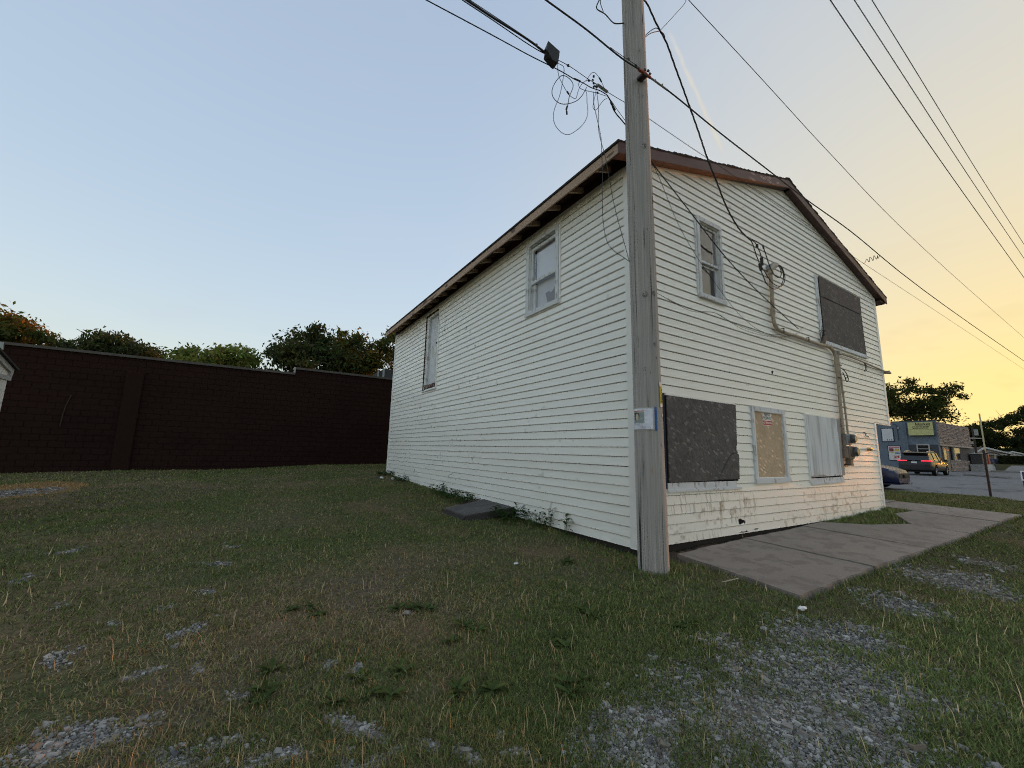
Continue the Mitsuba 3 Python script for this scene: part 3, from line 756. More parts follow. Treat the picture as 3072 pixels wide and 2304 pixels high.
put(f'{s}__pane', (np.array([[1.652, .07, 3.80], [2.148, .07, 3.80], [2.148, .07, 4.275], [1.652, .07, 4.275]]), np.array([[0, 1, 2, 3]])), 'pane')
# what stands in the room behind it
for k, z in enumerate(np.arange(2.76, 5.6, .21)):
    part(HOUSE, 'wall_plank', bx(1.9, 2.9, 1.30, 1.33, z, z + .203), 'interior', label='plank wall of the room upstairs' if k == 0 else None)
part(HOUSE, 'room_wall', bx(2.95, 3.05, .12, 2.2, 2.75, 5.6), 'interior')
part(HOUSE, 'room_wall', bx(3.0, 4.6, 2.2, 2.3, 2.75, 5.6), 'interior')
part(HOUSE, 'room_wall', bx(1.05, 1.15, .12, 1.5, 2.75, 5.6), 'interior')
part(HOUSE, 'room_post', bx(2.90, 2.945, 1.05, 1.34, 2.75, 5.6), 'interior_dark')

# windows of the side wall
w = part(HOUSE, 'window', sprism(sbox(1.585, 2.60, 5.118, 5.205), -.040, .037), 'peeling_white', label='sash window with a smashed lower pane')
part(w, 'casing', sprism(sbox(1.585, 1.675, 3.79, 5.117), -.038, .035), 'peeling_white')
part(w, 'casing', sprism(sbox(2.505, 2.60, 3.79, 5.117), -.038, .035), 'peeling_white')
part(w, 'casing', sprism(sbox(1.545, 1.575, 3.70, 5.23), -.030, .026), 'vinyl_trim')
part(w, 'sill', sprism(sbox(1.56, 2.60, 3.705, 3.789), -.055, .07), 'peeling_white')
part(w, 'jamb', cat([bx(.0, .12, 1.665, 1.69, 3.77, 5.13), bx(.0, .12, 2.49, 2.515, 3.77, 5.13), bx(.0, .12, 1.66, 2.52, 5.105, 5.13), bx(.016, .12, 1.66, 2.52, 3.765, 3.785)]), 'peeling_white')
s = part(w, 'sash', cat([sprism(sbox(1.69, 1.72, 4.38, 5.08), .02, .035), sprism(sbox(2.44, 2.49, 4.38, 5.08), .02, .035), sprism(sbox(1.72, 2.44, 5.02, 5.08), .02, .035), sprism(sbox(1.69, 2.49, 4.345, 4.40), .014, .042)]), 'peeling_white')
put(f'{s}__pane', (np.array([[.036, 1.72, 4.40], [.036, 2.44, 4.40], [.036, 2.44, 5.02], [.036, 1.72, 5.02]]), np.array([[0, 1, 2, 3]])), 'pane')
s = part(w, 'sash', cat([sprism(sbox(1.69, 1.72, 3.80, 4.34), .06, .035), sprism(sbox(2.40, 2.49, 3.80, 4.34), .06, .035), sprism(sbox(1.72, 2.40, 3.80, 3.85), .06, .035)]), 'peeling_white')
part(s, 'broken_pane', sprism(P2((2.10, 4.07), (2.06, 3.95), (2.03, 3.85), (1.76, 3.852), (1.79, 3.92), (1.77, 3.98), (1.72, 4.10), (1.722, 4.24), (1.83, 4.11), (1.93, 4.03), (1.985, 4.075), (2.03, 4.085)), .075, .003), 'shard')
part(w, 'blind', bx(.105, .112, 1.66, 2.42, 3.77, 5.1), 'sheet_white', label='white sheet hung behind the glass')
part(w, 'dark_gap', bx(.16, .17, 1.6, 2.6, 3.7, 5.2), 'gap_shade')  # near-black panel, shade painted behind the window gaps
w = part(HOUSE, 'loading_door', bx(.075, .11, 7.22, 7.90, 3.06, 5.10), 'door_white', label='tall narrow white door panel high in the side wall')
part(w, 'casing', sprism(sbox(7.03, 7.075, 2.88, 5.22), -.034, .03), 'vinyl_trim')
part(w, 'casing', sprism(sbox(7.06, 8.10, 5.165, 5.21), -.034, .03), 'dark_wood')
part(w, 'casing', sprism(sbox(8.04, 8.10, 2.90, 5.164), -.032, .028), 'dark_wood')
part(w, 'sill', sprism(sbox(7.0, 8.12, 2.845, 2.875), -.050, .048), 'peeling_white')
part(w, 'rotten_sill', bx(.02, .10, 7.06, 8.03, 2.90, 3.055), 'rot_wood')
part(w, 'jamb', cat([bx(.0, .13, 7.90, 8.02, 3.06, 5.10), bx(.0, .13, 7.09, 7.115, 2.9, 5.16), bx(.0, .13, 7.09, 8.03, 5.10, 5.165)]), 'peeling_white')
part(w, 'hinge', bx(-.02, .072, 7.125, 7.15, 4.75, 5.05), 'gap_shade')
part(w, 'knob', trimesh.Trimesh(*(lambda m: (m.vertices * .032 + [.06, 7.34, 4.24], m.faces))(trimesh.creation.icosphere(subdivisions=1)), process=False), 'iron_rust')
part(w, 'dark_gap', bx(.14, .15, 7.0, 8.1, 2.85, 5.2), 'gap_shade')  # near-black panel in place of real shade behind the door
# holes torn in the siding: thin black plates colour in their shade
part(gw, 'torn_hole_shade', gprism(P2((2.262, .215), (2.31, .225), (2.36, .205), (2.40, .20), (2.445, .17), (2.42, .135), (2.40, .165), (2.35, .15), (2.30, .14), (2.27, .12)), -.0195, .004), 'gap_shade', label='ragged black plate painting the shade of a hole torn in the lowest siding')
for pts in (((2.25, .02), (2.33, .034), (2.40, .022), (2.47, .036), (2.52, .018), (2.40, .012), (2.32, .016)), ((2.66, .035), (2.76, .05), (2.84, .032), (2.74, .03)), ((3.62, 2.72), (3.70, 2.74), (3.68, 2.70), (3.64, 2.66))):
    part(gw, 'chipped_edge_shade', gprism(Polygon(pts), -.0205, .004), 'gap_shade')

# ------------------------------------------------------------------ hatch, conduits, meters, lamp, sign on the house
h = thing('cellar_hatch', 'low grey board hatch sloping out of the grass against the side wall', 'cellar hatch')
hp = np.array([(-1.0, 3.80, .075), (-1.0, 2.90, .065), (-.03, 2.86, .16), (-.03, 4.02, .18)])
inn = hp.copy()
def slab4(pts, t):
    v = np.vstack([pts, pts - [0, 0, t]])
    f = [[0, 3, 2], [0, 2, 1], [4, 5, 6], [4, 6, 7]]
    for i in range(4):
        j = (i + 1) % 4
        f += [[i, j, 4 + j], [i, 4 + j, 4 + i]]
    m = trimesh.Trimesh(v, f, process=False); m.fix_normals(); return m
part(h, 'lid', slab4(hp, .028), 'hatch_board')
part(h, 'frame', cat([tube(np.array([hp[a] - [0, 0, .10], hp[b] - [0, 0, .10]]), .075, 4) for a, b in ((0, 1), (1, 2), (0, 3))]), 'hatch_side')
part(h, 'edge_batten', tube(np.array([hp[0] + [.12, .0, .012], hp[3] + [-.08, -.02, .012]]), .012, 4), 'rot_wood')
part(h, 'latch', tube(spline([(-1.09, 3.52, .11), (-1.12, 3.50, .085), (-1.13, 3.44, .075), (-1.10, 3.42, .10)], 4), .006, 5), 'iron_rust')

c = thing('service_conduit', 'large tan painted electrical conduit bending across the gable wall below the weatherhead', 'conduit')
path = [(3.865, -.075, 4.70), (3.755, -.075, 4.3), (3.745, -.07, 3.92), (3.742, -.07, 3.74), (3.78, -.07, 3.61), (3.93, -.07, 3.535), (4.4, -.072, 3.527), (5.0, -.072, 3.527), (5.60, -.075, 3.527), (5.98, -.075, 3.54), (6.20, -.075, 3.50), (6.31, -.075, 3.41), (6.335, -.075, 3.28), (6.33, -.075, 2.94), (6.325, -.075, 2.6), (6.305, -.075, 2.2), (6.30, -.075, 1.70)]
path[0] = (3.755, -.075, 4.70)
part(c, 'pipe', tube(spline(path, 5), .034, 10), 'conduit_paint', True)
for p in ((3.743, -.07, 3.86), (6.332, -.075, 3.24), (6.334, -.075, 3.10)):
    part(c, 'coupling', tube([(p[0], p[1], p[2] - .05), (p[0], p[1], p[2] + .05)], .043, 10), 'conduit_paint', 35)
for p in ((4.02, 3.535), (5.03, 3.527)):
    part(c, 'strap', cat([bx(p[0] - .012, p[0] + .012, -.115, -.105, p[1] - .04, p[1] + .05), bx(p[0] - .012, p[0] + .012, -.112, -.018, p[1] + .04, p[1] + .05)]), 'iron_rust')
part(c, 'strap', bx(6.24, 6.40, -.116, -.106, 2.885, 2.912), 'iron_rust')
wh = trimesh.convex.convex_hull(np.array([(3.70, -.12, 4.69), (3.81, -.12, 4.69), (3.70, -.03, 4.69), (3.81, -.03, 4.69), (3.72, -.13, 4.77), (3.85, -.13, 4.85), (3.98, -.13, 4.87), (4.03, -.12, 4.83), (3.72, -.03, 4.77), (3.85, -.03, 4.85), (3.98, -.03, 4.87), (4.03, -.04, 4.83), (3.88, -.12, 4.74), (3.88, -.03, 4.74)]))
part(c, 'weatherhead', wh, 'meter_grey', 40)
part(c, 'collar', tube([(3.757, -.075, 4.60), (3.757, -.075, 4.70)], .046, 10), 'conduit_paint', 35)

c = thing('small_conduit', 'thin tan conduit running from the upper meter and along below the upper boarded window', 'conduit')
part(c, 'pipe', tube(spline([(6.555, -.07, 1.66), (6.54, -.07, 2.29), (6.515, -.07, 2.63), (6.489, -.07, 3.03), (6.468, -.07, 3.32), (6.478, -.07, 3.43), (6.53, -.07, 3.482), (6.64, -.07, 3.488), (7.0, -.07, 3.483), (7.84, -.07, 3.465), (8.9, -.07, 3.42), (9.36, -.07, 3.405)], 4), .020, 8), 'conduit_paint', True)
for z in (3.20, 2.86, 2.60, 2.28):
    part(c, 'clip', bx(6.46 + (3.2 - z) * .05, 6.53 + (3.2 - z) * .05, -.10, -.012, z - .012, z + .012), 'conduit_paint')
part(c, 'elbow', chamfer_box(6.455, 6.60, -.11, -.03, 3.44, 3.525, .015), 'meter_grey')
part(c, 'end_lamp', trimesh.convex.convex_hull(np.array([(9.35, -.02, 3.43), (9.35, -.14, 3.43), (9.35, -.02, 3.36), (9.35, -.14, 3.36), (9.64, -.06, 3.40), (9.64, -.10, 3.40), (9.64, -.08, 3.38)])), 'conduit_paint')
part(c, 'loose_wire', tube(spline([(6.56, -.06, 3.16), (6.62, -.10, 3.10), (6.72, -.11, 3.02), (6.80, -.10, 2.90), (6.74, -.09, 2.86), (6.62, -.10, 2.96), (6.60, -.08, 3.05), (6.70, -.09, 2.94), (6.78, -.1, 2.98)], 4), .009, 5), 'cable_black')
part(c, 'loose_wire', tube(spline([(7.93, -.07, 3.46), (7.92, -.09, 3.36), (7.90, -.09, 3.28), (7.86, -.08, 3.24), (7.95, -.09, 3.26), (8.0, -.09, 3.36), (7.99, -.07, 3.45)], 4), .008, 5), 'cable_black')


def meter(label, x, z, bs, w, hh):
    k = thing('electric_meter', label, 'electric meter')
    part(k, 'box', chamfer_box(x, x + w, -.135, -.018, z, z + hh, .012), bs)
    cx, cz, r = x + w * .55, z + hh * .56, min(w, hh) * .40
    part(k, 'ring', tube([(cx, -.134, cz), (cx, -.165, cz)], r * 1.12, 20), bs, 35)
    part(k, 'glass', tube([(cx, -.16, cz), (cx, -.215, cz), (cx, -.245, cz)], [r, r, r * .72], 20), 'meter_glass', 35)
    part(k, 'latch', bx(x + w * .4, x + w * .6, -.145, -.12, z - .022, z + .002), bs)
    return k
meter('grey round-faced electric meter, upper of the two beside the peeling board', 6.30, 1.475, 'meter_grey', .24, .225)
meter('brown rusty electric meter, lower of the two beside the peeling board', 6.36, 1.19, 'meter_brown', .25, .255)
k = thing('junction_box', 'small brown junction boxes and stub pipe hanging below the lower electric meter', 'junction box')
part(k, 'pipe', tube([(6.285, -.08, 1.66), (6.285, -.08, 1.40), (6.285, -.08, 1.39), (6.285, -.08, 1.20)], [.034, .034, .055, .055], 10), 'meter_brown', 35)
part(k, 'box', chamfer_box(6.43, 6.55, -.12, -.02, 1.04, 1.188, .008), 'meter_brown')
part(k, 'box', chamfer_box(6.33, 6.428, -.10, -.02, 1.04, 1.075, .006), 'iron_rust')
part(k, 'tab', bx(6.552, 6.60, -.09, -.02, 1.13, 1.165), 'meter_brown')
k = thing('door_lamp', 'small brass lamp low on the siding by the entry corner', 'wall lamp')
part(k, 'shade', chamfer_box(7.68, 7.88, -.085, -.016, 1.405, 1.445, .006), 'sconce_brass')
part(k, 'base', chamfer_box(7.69, 7.86, -.06, -.015, 1.375, 1.404, .004), 'iron_rust')
k = single('wall_hook', tube(spline([(7.585, -.02, 1.79), (7.60, -.05, 1.76), (7.59, -.05, 1.715), (7.66, -.06, 1.70), (7.79, -.05, 1.685)], 4), .009, 5), 'iron_rust', 'bent rusty iron hook stuck in the siding left of the entry', 'hook')

k = thing('warning_sign', 'white and red sign reading PRIVATE PROPERTY NO TRESPASSING on the tan chipboard', 'sign')
sgn = lambda x0, x1, z0, z1, yf, d: gprism(sbox(x0, x1, z0, z1), yf, d)
part(k, 'plate', sgn(3.205, 3.525, 1.715, 1.965, -.012, .004), 'sign_white')
part(k, 'red_border', cat([sgn(3.212, 3.518, 1.952, 1.959, -.0135, .001), sgn(3.212, 3.218, 1.722, 1.9515, -.0135, .001), sgn(3.512, 3.518, 1.722, 1.9515, -.0135, .001)]), 'sign_red')
part(k, 'red_band', sgn(3.2185, 3.5115, 1.728, 1.805, -.0135, .001), 'sign_red')


def text_on_gable(txt, x0, x1, z0, z1, yf, bold=True):
    m = meshkit.text_mesh(txt, 1.0, .002, bold)
    v = m.vertices; lo, hi = v.min(0), v.max(0)
    s = np.array([(x1 - x0) / (hi[0] - lo[0]), (z1 - z0) / (hi[1] - lo[1])])
    return on_gable(trimesh.Trimesh(np.c_[(v[:, 0] - lo[0]) * s[0] + x0, (v[:, 1] - lo[1]) * s[1] + z0, v[:, 2] * .4], m.faces, process=False), yf)
part(k, 'lettering', text_on_gable('PRIVATE', 3.262, 3.468, 1.886, 1.941, -.0125), 'ink')
part(k, 'lettering', text_on_gable('PROPERTY', 3.228, 3.502, 1.822, 1.878, -.0125), 'ink')
part(k, 'lettering', text_on_gable('NO TRESPASSING', 3.226, 3.504, 1.75, 1.785, -.0138), 'sign_white')

# ------------------------------------------------------------------ utility pole and what is fixed to it
UPOLE = thing('utility_pole', 'weathered grey wooden utility pole standing before the house corner', 'utility pole')
zz = np.concatenate([np.linspace(-.5, 8.0, 250), [9.2]])
th = np.linspace(0, 2 * np.pi, 72, endpoint=False)
pc = lambda z: (-.330 - .0115 * z, -.50)
prad = lambda z: .167 - .0031 * z
Z_, TH = np.meshgrid(zz, th, indexing='ij')
nn = meshkit.fbm(np.stack([np.cos(TH) * 2.2, np.sin(TH) * 2.2, Z_ * .5], -1), 4, 4) - .5
gro = meshkit.noise(np.stack([np.cos(TH) * 9, np.sin(TH) * 9, Z_ * .8], -1), 8)
RR = prad(Z_) + .012 * nn - .006 * np.clip((gro - .72) / .12, 0, 1)
for ka, kz, s in KNOTS:
    dd = np.hypot(((TH - ka + np.pi) % (2 * np.pi) - np.pi) * .15, Z_ - kz) / s
    RR = RR + .007 * np.exp(-dd ** 2) - .004 * np.exp(-(dd * 3) ** 2)
px_, py_ = pc(Z_)
pv = np.stack([px_ + RR * np.cos(TH), py_ + RR * np.sin(TH), Z_], -1).reshape(-1, 3)
ns = len(th)
i_, j_ = np.meshgrid(np.arange(len(zz) - 1), np.arange(ns), indexing='ij')
pq = np.stack([i_ * ns + j_, i_ * ns + (j_ + 1) % ns, (i_ + 1) * ns + (j_ + 1) % ns, (i_ + 1) * ns + j_], -1).reshape(-1, 4)
part(UPOLE, 'shaft', (pv, pq), 'pole_wood', True)
for a, z in ((-2.2, 2.12), (-1.55, 1.30), (-1.7, 2.3), (-2.0, 3.9)):
    x, y = pc(z)
    part(UPOLE, 'staple', tube([(x + (prad(z) + .006) * math.cos(a), y + (prad(z) + .006) * math.sin(a), z), (x + (prad(z) + .01) * math.cos(a + .02), y + (prad(z) + .01) * math.sin(a + .02), z - .03)], .003, 4), 'iron_rust')


def pole_patch(a0, a1, z0, z1, lift, n=14, m=6, curl=0.0):
    """A sheet curved round the pole between two angles and two heights, with uv from its lower left corner."""
    v, uvs = [], []
    for j in range(m + 1):
        for i in range(n + 1):
            u, w = i / n, j / m
            z = z0 + (z1 - z0) * w; a = a0 + (a1 - a0) * u
            r = prad(z) + lift + .002 * math.sin(9 * u + 7 * w) + curl * max(0, .15 - u) * max(0, .3 - w) * 9
            x, y = pc(z)
            v.append((x + r * math.cos(a), y + r * math.sin(a), z)); uvs.append((u, w))
    f = [[j * (n + 1) + i, j * (n + 1) + i + 1, (j + 1) * (n + 1) + i + 1, (j + 1) * (n + 1) + i] for j in range(m) for i in range(n)]
    return np.array(v), np.array(f), np.array(uvs)


E_A = math.atan2(EYE[1] + .5, EYE[0] + .34)        # direction from the pole to the place it is seen from
k = thing('paper_notice', 'paper notice with a printed photograph taped round the utility pole', 'notice')
v, f, uvs = pole_patch(E_A - 1.18, E_A + .30, 1.46, 1.69, .011, curl=.03)
put(k + '__paper', (v, f), 'notice_print', smooth=True, uv=uvs)
v, f, uvs = pole_patch(E_A - 1.30, E_A + .50, 1.452, 1.702, .007)
mat('sleeve', (.46, .445, .43), .3, .5)
put(k + '__plastic_sleeve', (v, f), 'sleeve', smooth=True)
v, f, uvs = pole_patch(E_A + .42, E_A + .58, 1.44, 1.71, .0135)
put(k + '__tape', (v, f), 'tape_blue', smooth=True)
labels[k + '__tape'] = {'label': 'strip of blue tape down the right edge of the notice'}
k = thing('pole_tag', 'narrow yellow tag with black digits 2405628 nailed to the pole', 'number tag')
v, f, uvs = pole_patch(E_A + .93, E_A + 1.22, 1.755, 1.955, .012, 6, 4)
put(k + '__strip', (v, f), 'tag_yellow', smooth=True)
for z0, z1 in ((1.956, 2.005), (1.715, 1.754)):
    v, f, uvs = pole_patch(E_A + .90, E_A + 1.24, z0, z1, .010, 6, 3)
    key = numbered(k + '__holder'); put(key, (v, f), 'tag_white', smooth=True)
for i, ch in enumerate('2405628'):
    m = meshkit.text_mesh(ch, .021, .0015, True)
    lo, hi = m.vertices.min(0), m.vertices.max(0)
    lx, lz = m.vertices[:, 0] - (lo[0] + hi[0]) / 2, m.vertices[:, 1] - lo[1] + 1.928 - i * .0275
    a = E_A + 1.08 + lx / .16
    r = prad(lz) + .0145 + m.vertices[:, 2]
    cx, cy = pc(lz)
    part(k, 'digit', trimesh.Trimesh(np.c_[cx + r * np.cos(a), cy + r * np.sin(a), lz], m.faces, process=False), 'ink')
v, f, uvs = pole_patch(E_A + 1.15, E_A + 1.32, 1.60, 1.64, .008, 3, 3)
mv = v.reshape(4, 4, 3)
dm = np.array([mv[0, 1], mv[1, 3], mv[3, 2], mv[2, 0]])
single('pole_marker', (np.vstack([dm, dm + [-.003, -.003, 0]]), np.array([[0, 1, 2, 3], [4, 5, 6, 7]])), 'tag_white', 'small pale diamond shaped marker on the pole below the number tag', 'marker')

# ------------------------------------------------------------------ overhead wires
W = {
 'main_cable': [(-10.062, -0.72, 5.96), (-2.062, -0.72, 5.985), (-1.373, -0.72, 5.988), (-0.876, -0.72, 5.958), (-0.6, -0.72, 5.983), (-0.379, -0.72, 5.983), (-0.039, -0.72, 5.987), (0.457, -0.72, 5.964), (1.186, -0.72, 5.922), (2.671, -0.72, 5.883), (3.867, -0.72, 5.853), (5.847, -0.72, 5.863), (8.753, -0.72, 5.723), (24.545, -0.72, 5.671), (54.545, -0.72, 5.573)],
 'guard': [(-0.6, -0.72, 5.983), (-0.379, -0.72, 5.983)],
 'messenger': [(-10.761, -0.3, 6.044), (-2.762, -0.3, 5.941), (-1.883, -0.3, 5.93), (-1.633, -0.3, 5.911), (-1.395, -0.3, 5.937), (-1.077, -0.3, 5.931), (-0.895, -0.3, 5.938), (-0.701, -0.3, 5.929), (-0.399, -0.3, 5.944), (0.082, -0.3, 5.94), (1.447, -0.3, 5.923), (1.797, -0.3, 5.93), (2.369, -0.3, 5.919), (6.98, -0.3, 5.87), (10.394, -0.3, 5.865), (28.128, -0.3, 5.811), (48.128, -0.3, 5.751)],
 'thick': [(-10.8, -0.3, 5.918), (-2.8, -0.3, 5.914), (-2.387, -0.3, 5.914), (-1.931, -0.3, 5.922), (-1.734, -0.3, 5.892), (-1.684, -0.3, 5.89)],
 'thin2': [(-10.849, -0.3, 5.948), (-2.85, -0.3, 5.879), (-2.386, -0.3, 5.875), (-1.882, -0.3, 5.87), (-1.694, -0.3, 5.902)],
 'lower': [(-11.193, -0.3, 4.824), (-3.231, -0.3, 5.607), (-3.052, -0.3, 5.625), (-2.38, -0.3, 5.691), (-1.927, -0.3, 5.733), (-1.475, -0.3, 5.789), (-1.297, -0.3, 5.798), (-1.146, -0.3, 5.825), (-1.025, -0.3, 5.831), (-0.86, -0.3, 5.872), (-0.73, -0.3, 5.875)],
 'loop1': [(-1.594, -0.33, 5.87), (-1.585, -0.33, 5.735), (-1.561, -0.33, 5.643), (-1.451, -0.33, 5.516), (-1.404, -0.33, 5.486), (-1.315, -0.33, 5.484), (-1.291, -0.33, 5.518), (-1.274, -0.33, 5.584), (-1.216, -0.33, 5.732), (-1.088, -0.33, 5.877), (-1.001, -0.33, 5.896), (-0.958, -0.33, 5.884), (-0.959, -0.33, 5.801), (-1.005, -0.33, 5.592), (-1.01, -0.33, 5.509), (-0.98, -0.33, 5.499), (-0.927, -0.33, 5.56), (-0.826, -0.33, 5.724), (-0.762, -0.33, 5.785)],
 'loop2': [(-1.151, -0.36, 5.714), (-1.202, -0.36, 5.599), (-1.301, -0.36, 5.446), (-1.444, -0.36, 5.322), (-1.56, -0.36, 5.261), (-1.651, -0.36, 5.267), (-1.692, -0.36, 5.318), (-1.682, -0.36, 5.419), (-1.623, -0.36, 5.548), (-1.547, -0.36, 5.653), (-1.461, -0.36, 5.682), (-1.381, -0.36, 5.649), (-1.377, -0.36, 5.574), (-1.429, -0.36, 5.434), (-1.452, -0.36, 5.311), (-1.468, -0.36, 5.248), (-1.471, -0.36, 5.164)],
 'loop3': [(-1.663, -0.39, 5.746), (-1.579, -0.39, 5.755), (-1.548, -0.39, 5.752), (-1.54, -0.39, 5.673), (-1.563, -0.39, 5.522), (-1.607, -0.39, 5.313), (-1.673, -0.39, 5.124), (-1.694, -0.39, 4.994), (-1.664, -0.39, 4.898), (-1.574, -0.39, 4.85), (-1.484, -0.39, 4.863), (-1.376, -0.39, 4.952), (-1.248, -0.39, 5.109), (-1.174, -0.39, 5.258), (-1.16, -0.39, 5.37), (-1.172, -0.39, 5.456), (-1.175, -0.39, 5.561), (-1.196, -0.39, 5.621)],
 'loop4': [(-1.113, -0.31, 5.865), (-1.06, -0.31, 5.969), (-0.971, -0.31, 6.077), (-0.9, -0.31, 6.061), (-0.86, -0.31, 6.031), (-0.829, -0.31, 5.995), (-0.794, -0.31, 5.939)],
 'loop5': [(-1.223, -0.32, 5.787), (-1.249, -0.32, 5.736), (-1.24, -0.32, 5.705), (-1.199, -0.32, 5.692), (-0.993, -0.32, 5.761), (-0.769, -0.32, 5.823)],
 'drop1': [(-1.002, -0.33, 5.75), (-1.006, -0.338, 5.561), (-0.917, -0.359, 5.145), (-0.913, -0.37, 4.913), (-0.918, -0.382, 4.654), (-0.95, -0.406, 4.138), (-0.94, -0.422, 3.82), (-0.875, -0.433, 3.634), (-0.744, -0.44, 3.566), (-0.625, -0.446, 3.537), (-0.548, -0.45, 3.51)],
 'drop2': [(-0.949, -0.33, 5.779), (-0.93, -0.343, 5.51), (-0.948, -0.357, 5.203), (-0.881, -0.371, 4.943), (-0.84, -0.38, 4.771), (-0.785, -0.399, 4.414), (-0.709, -0.418, 4.057), (-0.61, -0.438, 3.725), (-0.548, -0.45, 3.51)],
 'bundle': [(-0.73, -0.3, 5.875), (-0.65, -0.294, 5.809), (-0.6, -0.288, 5.732), (-0.367, -0.275, 5.635), (-0.09, -0.259, 5.493), (0.197, -0.242, 5.331), (0.418, -0.23, 5.228), (1.253, -0.19, 4.847), (1.955, -0.16, 4.52), (3.019, -0.124, 4.14), (4.682, -0.08, 3.7)],
 'bundle_thin': [(-0.73, -0.3, 5.875), (-0.621, -0.292, 5.825), (-0.547, -0.287, 5.781), (-0.334, -0.272, 5.679), (-0.084, -0.254, 5.514), (0.206, -0.234, 5.34), (0.486, -0.211, 5.051), (0.752, -0.186, 4.714), (1.018, -0.166, 4.458), (1.4, -0.143, 4.185), (2.071, -0.109, 3.79), (2.619, -0.086, 3.535), (3.397, -0.063, 3.389), (3.988, -0.05, 3.47)],
 'sag': [(0.035, -0.33, 3.312), (0.141, -0.32, 3.298), (0.866, -0.258, 3.269), (1.358, -0.224, 3.325), (1.641, -0.205, 3.367), (2.082, -0.174, 3.326), (2.909, -0.125, 3.324), (3.783, -0.081, 3.382), (4.521, -0.05, 3.556)],
 'sag2': [(0.153, -0.31, 3.304), (0.675, -0.269, 3.255), (1.106, -0.239, 3.263), (1.635, -0.209, 3.365), (2.185, -0.174, 3.3), (3.036, -0.129, 3.285), (4.389, -0.075, 3.501), (4.983, -0.05, 3.804)],
 'service': [(-1.725, -0.628, 7.186), (-0.251, -0.55, 7.457), (-0.184, -0.546, 7.469), (-0.084, -0.537, 7.402), (0.017, -0.527, 7.318), (0.135, -0.517, 7.242), (0.272, -0.506, 7.159), (0.387, -0.494, 7.036), (0.513, -0.479, 6.878), (0.631, -0.467, 6.738), (0.874, -0.441, 6.441), (1.132, -0.414, 6.114), (1.378, -0.387, 5.778), (1.623, -0.365, 5.512), (1.863, -0.343, 5.233), (2.184, -0.322, 4.994), (2.415, -0.31, 4.9), (2.691, -0.3, 4.857)],
 'tie1': [(-0.228, -0.5, 6.9), (-0.11, -0.505, 7.055), (-0.002, -0.509, 7.183), (0.085, -0.511, 7.249), (0.147, -0.514, 7.242), (0.224, -0.517, 7.232), (0.238, -0.52, 7.152)],
 'tie2': [(-0.23, -0.5, 6.872), (-0.115, -0.507, 7.016), (-0.011, -0.513, 7.117), (0.138, -0.52, 7.23)],
 'riser': [(0.125, -0.53, 7.223), (0.362, -0.53, 7.559), (0.534, -0.53, 7.807), (0.696, -0.53, 8.041), (0.78, -0.53, 8.181), (0.791, -0.53, 8.22), (1.066, -0.53, 9.182)],
 'left_up': [(-0.793, -0.57, 7.906), (-1.051, -0.5, 6.942), (-1.089, -0.49, 6.799), (-1.007, -0.483, 6.812), (-0.91, -0.476, 6.834), (-0.79, -0.465, 6.823), (-0.709, -0.46, 6.851), (-0.542, -0.45, 6.983)],
 'left_up2': [(-1.119, -0.5, 7.951), (-1.033, -0.5, 6.955), (-1.028, -0.5, 6.897), (-0.982, -0.5, 6.811)],
 'T1': [(-6.661, -1.0, 11.848), (5.303, -1.0, 10.921), (7.891, -1.0, 10.721), (13.561, -1.0, 10.399), (26.138, -1.0, 9.909), (56.115, -1.0, 8.743)],
 'T2': [(-5.115, -1.0, 12.641), (6.87, -1.0, 12.036), (10.475, -1.0, 11.854), (16.311, -1.0, 11.56), (27.36, -1.0, 11.24), (57.348, -1.0, 10.37)],
 'T3': [(-3.717, -1.0, 13.597), (8.27, -1.0, 13.031), (12.38, -1.0, 12.837), (18.578, -1.0, 12.517), (28.314, -1.0, 12.278), (58.305, -1.0, 11.541)],
 'U': [(-0.444, -0.6, 8.228), (0.75, -0.6, 8.115), (3.036, -0.6, 7.899), (4.719, -0.6, 7.72), (6.293, -0.6, 7.58), (9.797, -0.6, 7.34), (26.914, -0.6, 7.175), (46.913, -0.6, 6.983)],
 'vine': [(7.736, -0.32, 5.85), (7.748, -0.336, 5.816), (7.791, -0.363, 5.872), (7.798, -0.388, 5.925), (7.796, -0.417, 5.851), (7.821, -0.426, 5.847), (7.72, -0.469, 5.917), (7.755, -0.489, 5.888), (7.747, -0.514, 5.822), (7.674, -0.56, 5.904), (7.673, -0.579, 5.858), (7.674, -0.601, 5.805), (7.63, -0.636, 5.868), (7.533, -0.665, 5.754), (7.528, -0.7, 5.82)],
 'wh1': [(2.703, -0.28, 4.892), (2.811, -0.269, 4.809), (2.907, -0.255, 4.679), (3.018, -0.243, 4.565), (3.089, -0.23, 4.438), (3.159, -0.223, 4.373), (3.244, -0.213, 4.282), (3.358, -0.205, 4.233), (3.475, -0.199, 4.22), (3.611, -0.194, 4.232), (3.757, -0.189, 4.291), (3.88, -0.183, 4.368), (3.986, -0.176, 4.48), (4.054, -0.168, 4.608), (4.055, -0.161, 4.704), (3.997, -0.154, 4.785), (3.935, -0.15, 4.801)],
 'wh2': [(2.703, -0.28, 4.892), (2.881, -0.271, 4.887), (2.964, -0.263, 4.829), (3.091, -0.248, 4.706), (3.109, -0.233, 4.536), (3.209, -0.225, 4.472), (3.338, -0.214, 4.4), (3.484, -0.204, 4.338), (3.664, -0.195, 4.319), (3.853, -0.188, 4.345), (3.996, -0.182, 4.435), (4.088, -0.173, 4.569), (4.091, -0.164, 4.69), (4.039, -0.155, 4.788), (3.967, -0.15, 4.817)],
